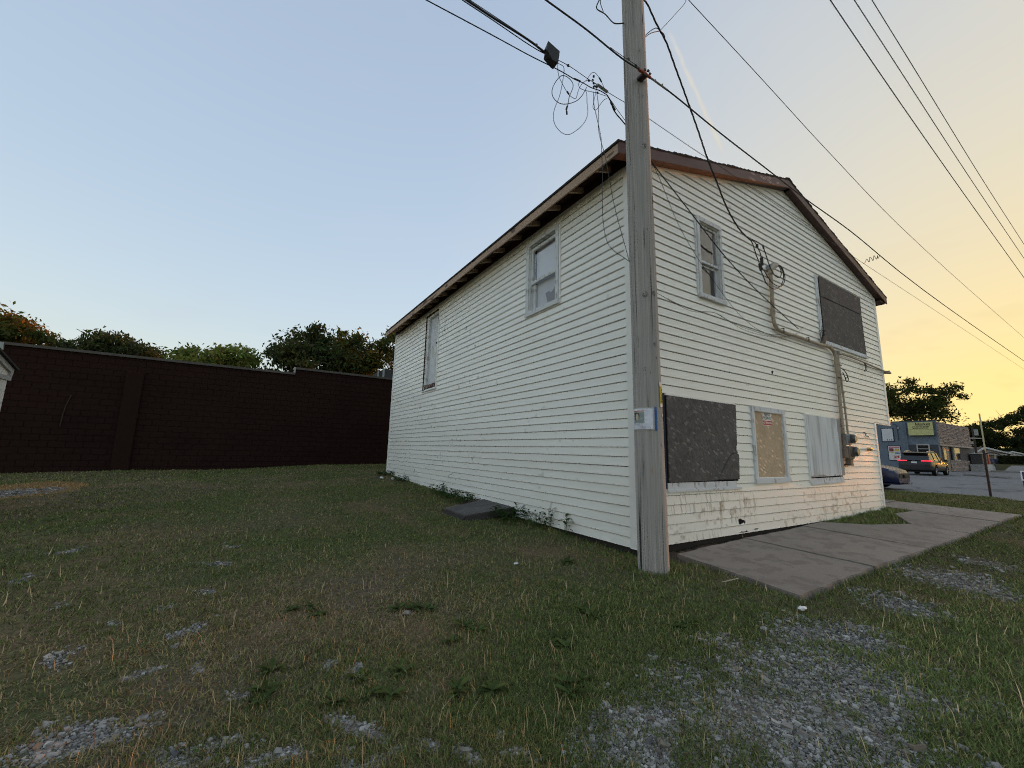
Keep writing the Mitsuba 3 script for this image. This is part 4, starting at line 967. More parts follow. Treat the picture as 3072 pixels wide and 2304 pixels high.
 'wh3': [(2.767, -0.28, 4.912), (3.16, -0.255, 4.921), (3.222, -0.247, 4.876), (3.317, -0.232, 4.777), (3.43, -0.213, 4.653), (3.541, -0.2, 4.569), (3.652, -0.189, 4.52), (3.779, -0.181, 4.51), (3.896, -0.176, 4.542), (3.977, -0.167, 4.651), (3.978, -0.159, 4.732), (3.919, -0.15, 4.789)],
 'conn_a': [(3.035, -0.22, 4.927), (3.041, -0.22, 4.878)],
 'conn_b': [(3.16, -0.22, 4.708), (3.165, -0.22, 4.564)],
 'conn_c': [(3.077, -0.22, 4.575), (3.117, -0.22, 4.449)],
 'conn_d': [(3.248, -0.22, 4.962), (3.267, -0.22, 4.908)],
 'box': [(-1.811, -0.33, 5.877), (-1.575, -0.33, 5.891)],
 'conn1': [(-1.326, -0.33, 5.762), (-1.228, -0.33, 5.78)],
 'conn2': [(-0.899, -0.33, 6.021), (-0.858, -0.33, 5.979)],
 'conn3': [(-1.443, -0.33, 5.518), (-1.411, -0.33, 5.493)],
 'conn4': [(-1.437, -0.33, 5.317), (-1.453, -0.33, 5.259)],
 'conn5': [(-1.447, -0.33, 5.243), (-1.442, -0.33, 5.2)],
 'plate': [(-0.936, -0.33, 5.895), (-0.757, -0.33, 5.884)],
 'sleeve': [(-0.698, -0.33, 5.765), (-0.613, -0.33, 5.683)],
 'star1': [(-1.904, -0.33, 5.888), (-1.894, -0.33, 5.89)],
 'star2': [(-1.423, -0.33, 5.897), (-1.412, -0.33, 5.898)],
 'clamp1': [(-0.798, -0.73, 6.001), (-0.78, -0.73, 5.997)],
 'clamp2': [(-0.66, -0.73, 5.992), (-0.636, -0.73, 5.987)],
 'stud1': [(-0.491, -0.73, 6.023), (-0.491, -0.73, 6.023)],
 'stud2': [(-0.427, -0.73, 6.046), (-0.427, -0.73, 6.046)],
 'stud3': [(-0.396, -0.73, 6.024), (-0.396, -0.73, 6.024)],
 'stud4': [(-0.294, -0.73, 5.973), (-0.294, -0.73, 5.973)],
 'stud5': [(-0.147, -0.73, 5.99), (-0.147, -0.73, 5.99)],
}



def wire(key_pts, r, label, cat_='cable', name='overhead_wire', bs='cable_black', group=None, sides=6, per=6):
    k = thing(name, label, cat_, group)
    put(k, tube(spline(W[key_pts], per), r, sides), bs, True)
    return k


def knot(parent, name, p, s, bs='cable_black', seed=0):
    """A small clamp: a lumpy hull of a few points about p."""
    g = np.random.default_rng(seed)
    q = g.normal(size=(14, 3)); q /= np.linalg.norm(q, axis=1, keepdims=True)
    return part(parent, name, trimesh.convex.convex_hull(np.array(p) + q * np.array(s) * g.uniform(.75, 1.1, (14, 1))), bs)


k = thing('street_cable', 'thick black cable crossing before the pole through an orange guard', 'cable')
part(k, 'cable', tube(spline(W['main_cable'], 6), .0095, 8), 'cable_black', True)
part(k, 'messenger', tube(spline([(-1.1, -.72, 5.99), (-.85, -.72, 6.0), (-.68, -.72, 6.012), (-.42, -.72, 6.008)], 5), .004, 5), 'cable_black', True)
g0, g1 = np.array(W['guard'][0]), np.array(W['guard'][1])
part(k, 'guard', tube([g0, g0 * .5 + g1 * .5, g1], [.019, .021, .017], 8), 'guard_orange', 40, label='orange plastic guard on the cable in front of the pole')
part(k, 'sleeve', tube([g1, np.array(W['main_cable'][6])], .012, 7), 'wire_bright', 40)
for i, n in enumerate(('clamp1', 'clamp2', 'stud1', 'stud2', 'stud3', 'stud4', 'stud5')):
    p = np.array(W[n][0])
    knot(k, 'clamp', p, (.022, .018, .028), 'meter_grey' if n > 'stud' and i > 4 else 'cable_black', i)
part(UPOLE, 'cable_bracket', cat([bx(-.52, -.44, -.73, -.62, 5.955, 5.985), tube([(-.47, -.72, 5.97), (-.45, -.6, 5.95)], .018, 6)]), 'iron_rust')

k = thing('telephone_cable', 'bundle of telephone cables ending in a black terminal box left of the pole', 'cable')
part(k, 'messenger', tube(spline(W['messenger'], 5), .0042, 6), 'cable_black', True)
part(k, 'thick_cable', tube(spline(W['thick'], 5), .0125, 7), 'cable_black', True)
part(k, 'thin_cable', tube(spline(W['thin2'], 5), .006, 6), 'cable_black', True)
b0, b1 = np.array(W['box'][0]), np.array(W['box'][1])
mid = (b0 + b1) / 2
gb = np.random.default_rng(3)
part(k, 'terminal_box', trimesh.convex.convex_hull(mid + np.array([(sx * .075 * (1 + .15 * gb.normal()), sy * .05, sz * .085 * (1 + .15 * gb.normal()) - sx * .02) for sx in (-1, -.2, .4, 1) for sy in (-1, 1) for sz in (-1, 1)])), 'plastic_black', label='black cable terminal box hanging on the bundle')
for i in range(6):
    a = i * 1.05
    part(k, 'stub', tube([mid + [.06 * math.cos(a), 0, .07 * math.sin(a)], mid + [.10 * math.cos(a), -.01, .115 * math.sin(a)]], .012, 5), 'plastic_black')
for n in ('star1', 'star2'):
    knot(k, 'clamp', W[n][0], (.022, .02, .03), 'cable_black', 11)
wire('lower', .0062, 'black cable below the telephone bundle ending in the tangle beside the pole')
k = thing('wire_tangle', 'tangle of looped thin wires with splices hanging beside the pole', 'wires')
for n in ('loop1', 'loop2', 'loop3', 'loop4', 'loop5'):
    part(k, 'loop', tube(spline(W[n], 5), .0036 if n != 'loop2' else .0046, 5), 'cable_black', True)
for n in ('conn1', 'conn2', 'conn3', 'conn4', 'conn5'):
    part(k, 'connector', tube(W[n], [.011, .011], 6), 'cable_black', 40)
p0, p1 = np.array(W['plate'][0]), np.array(W['plate'][1])
part(k, 'metal_plate', tube([p0, p1], .022, 4), 'meter_grey', label='grey slotted metal plate in the tangle')
part(k, 'sleeve', tube(W['sleeve'], [.016, .012], 6), 'cable_black')
for i in range(9):
    knot(k, 'clamp', np.array(W['loop1'][11]) + [.02 * i - .12 + .01 * gb.normal(), .02 * gb.normal(), -.012 * i + .03 * gb.normal()], (.018, .016, .016), 'cable_black', 40 + i)
wire('drop1', .0042, 'thin black wire hanging in a slack curve before the house corner, left of two', group=None)
wire('drop2', .0042, 'thin black wire hanging straight before the house corner, right of two')
wire('bundle', .0090, 'thick black service bundle slanting across the gable window to the conduit')
wire('bundle_thin', .0040, 'thin black wire slanting below the service bundle across the gable')
wire('sag', .0036, 'slack thin wire across the siding from the pole to the conduit, lower of two')
wire('sag2', .0030, 'slack thin wire across the siding from the pole to the conduit, upper of two')
k = thing('service_drop', 'thick twisted service drop from the pole top to the weatherhead', 'cable')
sp = spline(W['service'], 10)
tt = np.r_[0, np.cumsum(np.linalg.norm(np.diff(sp, axis=0), axis=1))]
for ph in (0, 2.09, 4.19):
    o = np.c_[np.cos(tt * 16 + ph), np.sin(tt * 16 + ph), np.sin(tt * 16 + ph + 1)] * .0075
    part(k, 'strand', tube(sp + o, .0062, 5), 'cable_black', True)
for n in ('wh1', 'wh2', 'wh3'):
    part(k, 'loop', tube(spline(W[n], 5), .0085, 6), 'cable_black', True)
for n, r in (('conn_a', .022), ('conn_b', .026), ('conn_c', .026), ('conn_d', .014)):
    part(k, 'splice', tube([W[n][0], W[n][1]], r, 8), 'plastic_black', 40)
wire('tie1', .0055, 'short wire tying the service drop to the pole, upper of two', name='tie_wire')
wire('tie2', .0055, 'short wire tying the service drop to the pole, lower of two', name='tie_wire')
wire('riser', .0045, 'thin wire rising right from the service drop knot out of view', name='tie_wire')
k = thing('pole_loop_wire', 'kinked black wire loop joining the left side of the pole near its top', 'wire')
part(k, 'wire', tube(spline(W['left_up'], 4), .0075, 6), 'cable_black', True)
part(k, 'wire', tube(spline(W['left_up2'], 4), .0055, 6), 'cable_black', True)
wire('T1', .0105, 'power line high in the right sky, leftmost of three', 'power line', 'power_line', 'cable_grey')
wire('T2', .0100, 'power line high in the right sky, middle of three', 'power line', 'power_line', 'cable_grey')
wire('T3', .0100, 'power line high in the right sky, rightmost of three', 'power line', 'power_line', 'cable_grey')
wire('U', .0058, 'power line running right from the pole top below the three high ones', 'power line', 'power_line', 'cable_grey')
wire('vine', .0060, 'loose coiled wire hanging between two cables right of the roof', 'wire', 'coiled_wire', 'wire_bright', per=5)
# the conduit's knot of old wires by the upper board
k = thing('wire_knot', 'knot of old wire ends at the lower left corner of the upper boarded window', 'wires')
gk = np.random.default_rng(12)
for i in range(7):
    a = np.array([5.72 + .03 * gk.normal(), -.07, 3.66 + .02 * gk.normal()])
    part(k, 'wire_end', tube(spline([a, a + [.05 * gk.normal(), -.04, .12], a + [.08 * gk.normal(), -.05, .2 * gk.uniform(.6, 1.5)], a + [.12 * gk.normal(), -.03, .12]], 5), .0045, 4), 'cable_black', True)
part(k, 'insulator', tube([(5.80, -.06, 3.60), (5.80, -.10, 3.68), (5.80, -.11, 3.74)], [.05, .045, .03], 8), 'meter_brown', 40)
part(k, 'pale_wire', tube(spline([(4.28, -.12, 3.50), (4.6, -.13, 3.58), (4.95, -.12, 3.80), (5.02, -.10, 3.86)], 5), .004, 4), 'tag_white', True)

# ------------------------------------------------------------------ the brown warehouse behind the lawn
WH = thing('warehouse', 'long low windowless building of dark brown painted blocks behind the lawn', 'warehouse')
WY = 15.0
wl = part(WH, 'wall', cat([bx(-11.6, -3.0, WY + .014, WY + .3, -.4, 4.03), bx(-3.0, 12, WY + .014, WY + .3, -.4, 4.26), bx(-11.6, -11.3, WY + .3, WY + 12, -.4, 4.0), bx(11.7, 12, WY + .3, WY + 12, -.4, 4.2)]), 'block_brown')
part(WH, 'flat_roof', bx(-11.3, 11.7, WY + .3, WY + 12, 3.7, 3.8), 'shingle')
seen, rest = [], []
for r in range(23):
    z = -.25 + r * .2
    for cix in range(-1, 60):
        x = -11.58 + cix * .4 + (.2 if r % 2 else 0)
        x0, x1 = max(x, -11.58), x + .392
        top = 4.02 if x1 < -3.0 else 4.25
        z1 = min(z + .193, top)
        if z1 - z < .03 or x1 - x0 < .03 or x1 > 12: continue
        d = rng.uniform(-.0015, .0025)
        (seen if -10.6 < x1 and x0 < 1.6 else rest).append((x0, x1, z, z1, d))
seen.sort(key=lambda b: (b[0] + 4.3) ** 2 + (b[2] - 1.2) ** 2)
rest += seen[300:]; seen = seen[:300]
def blk(b):
    x0, x1, z0, z1, d = b; c = .006
    f, y = WY - d, WY + .016
    v = [(x0, y, z0), (x1, y, z0), (x1, y, z1), (x0, y, z1), (x0 + c, f, z0 + c), (x1 - c, f, z0 + c), (x1 - c, f, z1 - c), (x0 + c, f, z1 - c)]
    q = [[4, 5, 6, 7], [0, 1, 5, 4], [1, 2, 6, 5], [2, 3, 7, 6], [3, 0, 4, 7]]
    return np.array(v), np.array([[a, b_, c_] for a, b_, c_, _ in q] + [[a, c_, d_] for a, _, c_, d_ in q])
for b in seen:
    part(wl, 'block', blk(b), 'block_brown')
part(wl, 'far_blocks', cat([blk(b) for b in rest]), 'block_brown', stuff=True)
part(WH, 'pilaster', cat([chamfer_box(-8.04, -7.58, WY - .10, WY - .004, -.3, 3.55, .012)]), 'block_brown', label='shallow square pilaster on the brown wall')
part(WH, 'coping', bx(-11.7, -2.98, WY - .06, WY + .36, 4.03, 4.115), 'coping')
part(WH, 'coping', bx(-2.98, 12.1, WY - .06, WY + .36, 4.26, 4.345), 'coping')
part(WH, 'coping', bx(-3.04, -2.98, WY - .058, WY + .36, 4.116, 4.345), 'flashing')
part(WH, 'coping', bx(-11.8, -10.92, WY - .075, WY + .36, 3.86, 4.09), 'flashing')
k = part(WH, 'roof_monitor', cat([prism(Polygon([(.72, 4.2), (2.6, 4.2), (2.6, 5.03), (1.0, 5.03), (.72, 4.86)]), 1.0)]), 'rooftop_dark')
m_ = prism(Polygon([(.72, 4.2), (2.6, 4.2), (2.6, 5.03), (1.0, 5.03), (.72, 4.86)]), 1.0)
scene[k] = mikit.ply(on_gable(m_, 17.5), 'rooftop_dark')
part(WH, 'roof_monitor_trim', cat([bx(.90, .99, 16.47, 16.49, 4.3, 5.04), bx(.67, .72, 16.47, 16.49, 4.55, 4.88)]), 'flashing')
part(WH, 'pipe', tube(spline([(-9.27, WY - .03, 2.62), (-9.29, WY - .03, 2.50), (-9.35, WY - .03, 2.2), (-9.38, WY - .03, 1.6)], 4), .013, 6), 'pole_dark', True)

# ------------------------------------------------------------------ white shed at the left edge
SH = thing('garden_shed', 'white gabled shed cut off by the left edge of the view', 'shed')
SXF, SE, SYC = -8.0, 7.10, 5.75          # gable face, far wall corner, ridge
slope = .30
yz = lambda y: 2.44 + slope * (7.23 - abs(y - SYC) - SYC)
part(SH, 'wall', bx(SXF - 2.6, SXF, 2 * SYC - SE, SE, -.2, 2.2), 'shed_white')
shed_plate = lambda poly, x0, t: trimesh.Trimesh(*(lambda m: (np.c_[x0 + m.vertices[:, 2], m.vertices[:, 0], m.vertices[:, 1]], m.faces))(prism(poly, t)), process=False)
part(SH, 'gable', shed_plate(P2((2 * SYC - SE, 2.2), (SE, 2.2), (SE, yz(SE) - .08), (SYC, yz(SYC) - .08), (2 * SYC - SE, yz(SE) - .08)), SXF - .1, .102), 'shed_white')
part(SH, 'trim_board', shed_plate(sbox(2 * SYC - SE - .06, 7.17, 2.20, 2.275), SXF + .004, .03), 'shed_trim')
part(SH, 'trim_board', shed_plate(P2((7.17, 2.276), (7.20, yz(7.20) - .04), (SYC, yz(SYC) - .04), (SYC, yz(SYC) - .13), (7.10, yz(7.10) - .13), (7.10, 2.276)), SXF + .004, .034), 'shed_trim')
part(SH, 'roof', shed_plate(P2((7.24, yz(7.24) - .035), (7.25, yz(7.25) + .0), (SYC, yz(SYC) + .0), (2 * SYC - 7.25, yz(7.25)), (2 * SYC - 7.24, yz(7.24) - .035), (SYC, yz(SYC) - .035)), SXF - 2.7, 2.78), 'shingle')
for z in np.arange(.0, 2.1, .2):
    part(SH, 'board', bx(SXF + .001, SXF + .012, 2 * SYC - SE + .004, SE - .004, z, z + .192), 'shed_white')

# ------------------------------------------------------------------ trees
def tree(label, x, y, blobs, leaf, n, cols, group=None, trunk=True, seed=0, name='tree', tr=.22):
    """blobs: (x, y, z, rx, rz) crown lobes in metres."""
    g = np.random.default_rng(seed)
    k = thing(name, label, 'tree', group)
    z0 = float(zg(x, y))
    vol = np.array([b[3] ** 2 * b[4] for b in blobs]); vol = vol / vol.sum()
    cl = []
    for b, w in zip(blobs, vol):
        m = max(5, int(95 * w))
        d = g.normal(size=(m, 3)); d /= np.linalg.norm(d, axis=1, keepdims=True)
        rr = g.uniform(.25, 1, m) ** .45
        p = np.array(b[:3]) + d * rr[:, None] * np.array([b[3], b[3], b[4]])
        cl.append(np.c_[p, g.uniform(.14, .30, m) * b[3] ** .6])
    cl = np.vstack(cl)
    zmin = min(b[2] - b[4] for b in blobs)
    lim = []
    top = np.array([x, y, z0 + (zmin - z0) * 1.15 + .4])
    mid = [np.array([x, y, z0 - .2]), np.array([x + g.normal() * .1, y + g.normal() * .1, (z0 + top[2]) / 2]), top]
    if trunk:
        part(k, 'trunk', tube(spline(mid, 5), np.linspace(tr, tr * .7, 11), 8), 'bark', True)
        for b in blobs:
            c = np.array(b[:3])
            for _ in range(5):
                e = c + g.normal(size=3) * np.array([b[3], b[3], b[4]]) * .5
                pth = spline([top - [0, 0, .2], top * .5 + e * .5 + [0, 0, .2] + g.normal(size=3) * .15, e], 4)
                lim.append(tube(pth, np.linspace(tr * .45, .02, len(pth)), 5))
        part(k, 'limbs', cat(lim), 'bark', True)
    i = g.integers(0, len(cl), n)
    p = cl[i, :3] + g.normal(size=(n, 3)) * cl[i, 3:4] * np.array([1.15, 1.15, .8])
    a = g.normal(size=(n, 3)); a /= np.linalg.norm(a, axis=1, keepdims=True)
    b = np.cross(a, g.normal(size=(n, 3))); b /= np.linalg.norm(b, axis=1, keepdims=True)
    L = leaf * g.uniform(.6, 1.35, n)[:, None]
    v = np.stack([p - a * L, p + b * L * .42 + a * L * .1, p + a * L, p - b * L * .42 + a * L * .1], 1).reshape(-1, 3)
    f = (np.arange(n) * 4)[:, None, None] + np.array([[0, 1, 2], [0, 2, 3]])
    cc = np.array(cols)
    ci = g.integers(0, len(cc), len(cl))[i]
    col = cc[ci] * g.uniform(.7, 1.3, (n, 1)) * (1 + .12 * g.normal(size=(n, 3)))
    put(k + '__crown', (v, f.reshape(-1, 3)), 'foliage', color=np.repeat(np.clip(col, .005, 1), 4, 0))
    return k


tree('broad tree with orange tinged leaves at the far left behind the warehouse', -21.93, 47.57, [(-22.7, 48.01, 10.04, 2.55, 1.76), (-20.88, 46.91, 9.81, 1.99, 1.36), (-19.48, 46.16, 9.14, 1.56, 0.85), (-24.65, 49.19, 10.26, 2.27, 2.27)], 0.19, 8500, ((.085, .105, .032), (.16, .12, .03), (.11, .12, .035), (.21, .12, .03)), 'trees behind the warehouse', seed=1)
tree('dark ragged tree behind the warehouse left of its pilaster', -15.13, 44.66, [(-15.32, 44.73, 9.21, 1.81, 1.31), (-17.16, 45.92, 9.01, 1.4, 0.88), (-12.92, 43.32, 8.7, 1.75, 0.76)], 0.17, 7000, ((.055, .072, .032), (.08, .095, .038)), 'trees behind the warehouse', seed=2)
tree('pale yellow-green small tree behind the middle of the warehouse roof', -7.36, 36.44, [(-8.67, 37.22, 7.91, 1.39, 0.91), (-6.05, 35.59, 7.85, 1.61, 1.02), (-7.35, 36.52, 7.28, 1.87, 0.8)], 0.18, 6000, ((.18, .22, .055), (.13, .17, .045), (.22, .23, .06)), 'trees behind the warehouse', seed=3)
tree('tall dark green tree behind the warehouse, left of the golden one', -1.12, 35.84, [(-3.24, 37.31, 8.39, 1.23, 1.23), (-1.38, 35.94, 9.45, 1.99, 1.81), (0.14, 34.82, 10.36, 1.52, 1.4), (-0.02, 35.3, 8.34, 3.21, 1.61)], 0.18, 12500, ((.050, .070, .030), (.07, .09, .035), (.085, .09, .035)), 'trees behind the warehouse', seed=4)
tree('golden green tree behind the warehouse beside the house corner', 4.25, 34.77, [(2.36, 35.76, 10.62, 1.48, 1.42), (3.76, 35.05, 9.75, 2.16, 1.7), (5.37, 34.12, 9.33, 1.39, 1.54), (3.11, 35.7, 8.51, 2.47, 1.39), (6.63, 33.24, 9.83, 1.85, 1.85)], 0.18, 11000, ((.085, .105, .035), (.15, .14, .038), (.22, .16, .035), (.07, .09, .034)), 'trees behind the warehouse', seed=5)
tree('spreading tree with gaps rising behind the market', 60.71, 11.59, [(59.02, 12.59, 8.48, 1.79, 1.64), (61.17, 11.26, 8.34, 2.02, 2.14), (62.76, 10.15, 8.97, 1.64, 1.32), (64.3, 9.17, 9.01, 1.25, 0.78), (60.87, 11.79, 6.6, 3.5, 1.25), (57.41, 13.68, 8.05, 1.95, 1.95), (64.09, 9.64, 7.27, 1.56, 1.01), (56.06, 14.46, 8.39, 2.34, 2.34)], 0.17, 12500, ((.055, .070, .022), (.075, .082, .026)), 'trees across the street', seed=6)
tree('huge dark tree filling the right edge', 218.51, 22.01, [(211.56, 26.84, 8.95, 5.22, 5.45), (216.5, 23.11, 12.23, 6.81, 7.95), (221.41, 19.36, 15.74, 7.95, 7.95), (214.7, 25.33, 6.57, 7.95, 3.63), (228.37, 15.39, 13.69, 10.22, 10.22)], 0.42, 26000, ((.030, .042, .018), (.040, .050, .020)), 'trees across the street', seed=7, tr=.5)
tree('far low tree between the market and the huge dark tree, left of two', 180.52, 28.2, [(179.2, 28.97, 10.17, 3.24, 1.82), (181.84, 27.43, 9.54, 3.45, 2.23)], 0.32, 6000, ((.035, .045, .018), (.045, .052, .02)), 'trees across the street', seed=8)
tree('far low tree between the market and the huge dark tree, right of two', 189.19, 26.41, [(188.37, 26.64, 11.03, 3.11, 2.49), (190.01, 26.19, 7.99, 3.94, 3.53)], 0.32, 7000, ((.032, .044, .018), (.042, .050, .02)), 'trees across the street', seed=9)
tree('tree beyond the right edge of the view', 147.53, 1.34, [(144.04, 3.55, 8.29, 7.58, 6.2), (151.02, -0.87, 8.48, 7.58, 6.2)], 0.36, 9000, ((.030, .042, .018), (.040, .050, .020)), 'trees across the street', seed=10, tr=.5)
tree('leafy tree behind the far houses at the right', 231.31, 27.3, [(231.69, 27.13, 3.98, 4.87, 1.95), (225.48, 30.98, 4.17, 4.87, 2.19), (236.76, 23.8, 4.72, 6.08, 2.68)], 0.42, 6000, ((.030, .042, .018), (.036, .046, .020)), 'trees across the street', seed=11)


# ------------------------------------------------------------------ the market across the street
MK = thing('market', 'low corner market of painted blue-grey block with a stone clad side', 'shop')
MX, MY = 47.0, 7.1
part(MK, 'front_wall', bx(MX, MX + .3, MY + .01, 24, -.2, 4.72), 'market_blue')
part(MK, 'roof', bx(MX + .3, 57.6, MY + .3, 24, 4.3, 4.4), 'shingle')
part(MK, 'parapet_cap', bx(MX - .05, MX + .35, MY + .0, 24, 4.722, 4.78), 'market_dark')
for z in np.arange(.35, 4.6, .2):    # courses of painted block on the front
    for y in np.arange(MY + .02 + (.2 if int(round(z * 5)) % 2 else 0), 13.4, .4):
        if z > 2.62 and 7.2 < y + .2 < 9.05 and 3.35 < z + .1 < 4.7: continue
        part(MK + '__front_wall', 'block', bx(MX - .008, MX - .0005, y, y + .392, z, z + .192), 'market_blue')
part(MK, 'pier', chamfer_box(MX - .10, MX - .01, 9.10, 9.22, .2, 4.70, .01), 'market_blue')
sg = thing('market_sign', 'pale yellow box sign reading Market over the shop window', 'sign')
part(sg, 'box', chamfer_box(MX - .34, MX - .015, 7.22, 8.94, 3.40, 4.62, .02), 'market_dark')
part(sg, 'face', bx(MX - .352, MX - .342, 7.25, 8.91, 3.95, 4.60), 'sign_yellow')
part(sg, 'face', bx(MX - .352, MX - .342, 7.25, 8.91, 3.43, 3.935), 'sign_yellow')


def text_on_market(txt, y_left, y_right, z0, z1, x, bold):
    m = meshkit.text_mesh(txt, 1.0, .004, bold)
    v = m.vertices; lo, hi = v.min(0), v.max(0)
    return trimesh.Trimesh(np.c_[x - v[:, 2] * .8, y_left - (v[:, 0] - lo[0]) / (hi[0] - lo[0]) * (y_left - y_right), z0 + (v[:, 1] - lo[1]) / (hi[1] - lo[1]) * (z1 - z0)], m.faces, process=False)
part(sg, 'lettering', text_on_market('Market', 8.38, 7.40, 4.27, 4.54, MX - .353, True), 'ink')
for z0, a, b in ((4.15, 8.62, 7.50), (4.03, 8.58, 7.52)):
    y = a
    gl = np.random.default_rng(int(z0 * 100))
    segs = []
    while y > b:
        w = gl.uniform(.10, .24); segs.append(bx(MX - .357, MX - .353, max(y - w, b), y, z0, z0 + .062)); y -= w + .035
    part(sg, 'small_print', cat(segs), 'ink')
k = thing('poster', 'white poster in a dark blue frame, higher of two on the market wall', 'poster')
part(k, 'frame', bx(MX - .06, MX - .012, 10.02, 10.95, 2.86, 4.17), 'poster_frame')
part(k, 'sheet', bx(MX - .066, MX - .061, 10.09, 10.88, 2.93, 4.10), 'poster_white')
for i, y in enumerate((10.56, 10.40, 10.25)):
    part(k, 'mark', tube(spline([(MX - .068, y, 3.12), (MX - .068, y - .05, 3.10), (MX - .068, y - .03, 3.04), (MX - .068, y - .06, 2.99), (MX - .068, y, 2.98)], 3), .016, 4), 'ink')
k = thing('poster', 'colourful advert in a dark blue frame, lower of two on the market wall', 'poster')
part(k, 'frame', bx(MX - .06, MX - .012, 9.66, 10.60, 1.13, 2.51), 'poster_frame')
part(k, 'sheet', bx(MX - .066, MX - .061, 9.71, 10.55, 1.18, 2.46), 'poster_print')
k = thing('gooseneck_lamp', 'grey gooseneck pipe and lamp between the posters and the sign on the market wall', 'lamp')
part(k, 'pipe', tube(spline([(MX - .05, 9.72, 3.0), (MX - .05, 9.74, 4.0), (MX - .12, 9.78, 4.45), (MX - .25, 9.88, 4.50), (MX - .32, 9.95, 4.40)], 4), .025, 6), 'market_dark', True)
part(k, 'box', chamfer_box(MX - .14, MX - .012, 9.60, 9.72, 4.05, 4.20, .01), 'window_frame')
part(MK, 'dark_panel', bx(MX - .016, MX - .009, 7.15, 9.08, .3, 2.60), 'market_dark')
k = part(MK, 'window', cat([bx(MX - .09, MX - .017, 7.70, 8.55, 2.55, 2.63), bx(MX - .09, MX - .017, 7.70, 7.77, 1.4, 2.55), bx(MX - .09, MX - .017, 8.48, 8.55, 1.4, 2.55), bx(MX - .09, MX - .017, 7.77, 8.48, 2.20, 2.25), bx(MX - .09, MX - .017, 7.77, 8.48, 1.4, 1.46)]), 'window_frame')
part(k, 'pane', bx(MX - .035, MX - .020, 7.77, 8.48, 1.46, 2.199), 'dark_glass')
part(k, 'pane', bx(MX - .035, MX - .020, 7.77, 8.48, 2.251, 2.55), 'dark_glass')
# the stone clad side, receding
part(MK, 'side_wall', bx(MX + .31, 57.9, MY + .05, MY + .3, -.2, 4.62), 'market_mortar')
st, low = [], []
gs = np.random.default_rng(21)
for z in np.arange(2.62, 4.58, .135):
    x = MX + gs.uniform(0, .3)
    while x < 57.8:
        w = gs.uniform(.3, .75); o = gs.uniform(-.045, .0)
        st.append(chamfer_box(x, min(x + w, 57.9), MY + o - .02, MY + .06, z + gs.uniform(-.012, .012), z + .112 + gs.uniform(-.012, .012), .012)); x += w + .025
for z in np.arange(.32, 1.28, .12):
    x = 49.8 + gs.uniform(0, .3)
    while x < 57.0:
        w = gs.uniform(.3, .7); o = gs.uniform(-.035, .0)
        low.append(chamfer_box(x, x + w, MY + o - .01, MY + .06, z, z + .10, .01)); x += w + .025
part(MK, 'stone_cladding', cat(st), 'market_stone', stuff=True)
part(MK, 'stone_base', cat(low), 'market_stone', stuff=True)
part(MK, 'canopy_edge', bx(MX + .05, 57.9, MY - .12, MY + .05, 2.52, 2.62), 'house_tan')
d = part(MK, 'door', bx(47.9, 49.7, MY + .0, MY + .048, .25, 2.50), 'door_grey')
part(d, 'pane', bx(48.05, 48.75, MY - .02, MY - .001, .9, 2.2), 'dark_glass')
part(MK, 'dark_opening', bx(50.45, 50.8, MY + .0, MY + .048, 1.3, 2.50), 'gap_shade')  # flat black panel, an unlit opening put into colour
k = part(MK, 'window', bx(51.4, 53.4, MY + .0, MY + .048, 1.28, 2.45), 'window_frame')
part(k, 'pane', bx(51.5, 53.3, MY - .02, MY - .001, 1.34, 2.40), 'dark_glass')
part(MK, 'step', chamfer_box(46.2, 46.99, 7.2, 24, .1, .42, .02), 'curb_concrete')
k = thing('ice_chest', 'dark ice chest with a red end outside the market', 'ice chest')
part(k, 'body', chamfer_box(56.4, 58.6, 6.2, 7.0, .95, 1.95, .03), 'ice_dark')
part(k, 'red_panel', chamfer_box(58.61, 59.15, 6.15, 7.0, .95, 1.95, .02), 'ice_red')
part(k, 'lid', chamfer_box(56.35, 58.65, 6.15, 7.02, 1.951, 2.0, .01), 'house_white')
part(k, 'plinth', chamfer_box(55.8, 60.0, 6.0, 6.99, .2, .945, .02), 'block_grey')
k = thing('leaning_board', 'dark board leaning at the end of the market wall', 'board')
put(k, tube([(59.6, 5.75, .25), (59.0, 5.95, 1.3)], .09, 4), 'door_grey')

# ------------------------------------------------------------------ vehicles
def loft(sections):
    n = len(sections[0]); v = np.array(sections, float)
    m = len(v); f = []
    for i in range(m - 1):
        for j in range(n):
            k = (j + 1) % n
            f += [[i * n + j, (i + 1) * n + j, (i + 1) * n + k], [i * n + j, (i + 1) * n + k, i * n + k]]
    for j in range(1, n - 1):
        f += [[0, j, j + 1], [(m - 1) * n, (m - 1) * n + j + 1, (m - 1) * n + j]]
    t = trimesh.Trimesh(v.reshape(-1, 3), np.array(f), process=False)
    t.fix_normals()
    return t


def sec(x, w, zb, zt, tuck=.10, crown=.03):
    h = zt - zb
    half = [(w * .80, zb), (w * .96, zb + h * .12), (w, zb + h * .38), (w * .995, zb + h * .62), (w * (1 - tuck * .3), zb + h * .86), (w * (1 - tuck), zt - .01), (w * .5, zt + crown)]
    return [(x, y, z) for y, z in half] + [(x, -y, z) for y, z in half[::-1]]


def minus_wheels(body, wheels, r, w):
    import manifold3d as m3
    b = m3.Manifold(m3.Mesh(np.asarray(body.vertices, np.float32), np.asarray(body.faces, np.uint32)))
    if b.is_empty(): return body
    for x, y in wheels:
        c = m3.Manifold.cylinder(w, r, r, 28).rotate((90, 0, 0)).translate((x, y + w / 2, r * .92))
        b = b - c
    m = b.to_mesh()
    return trimesh.Trimesh(m.vert_properties[:, :3], m.tri_verts, process=False)


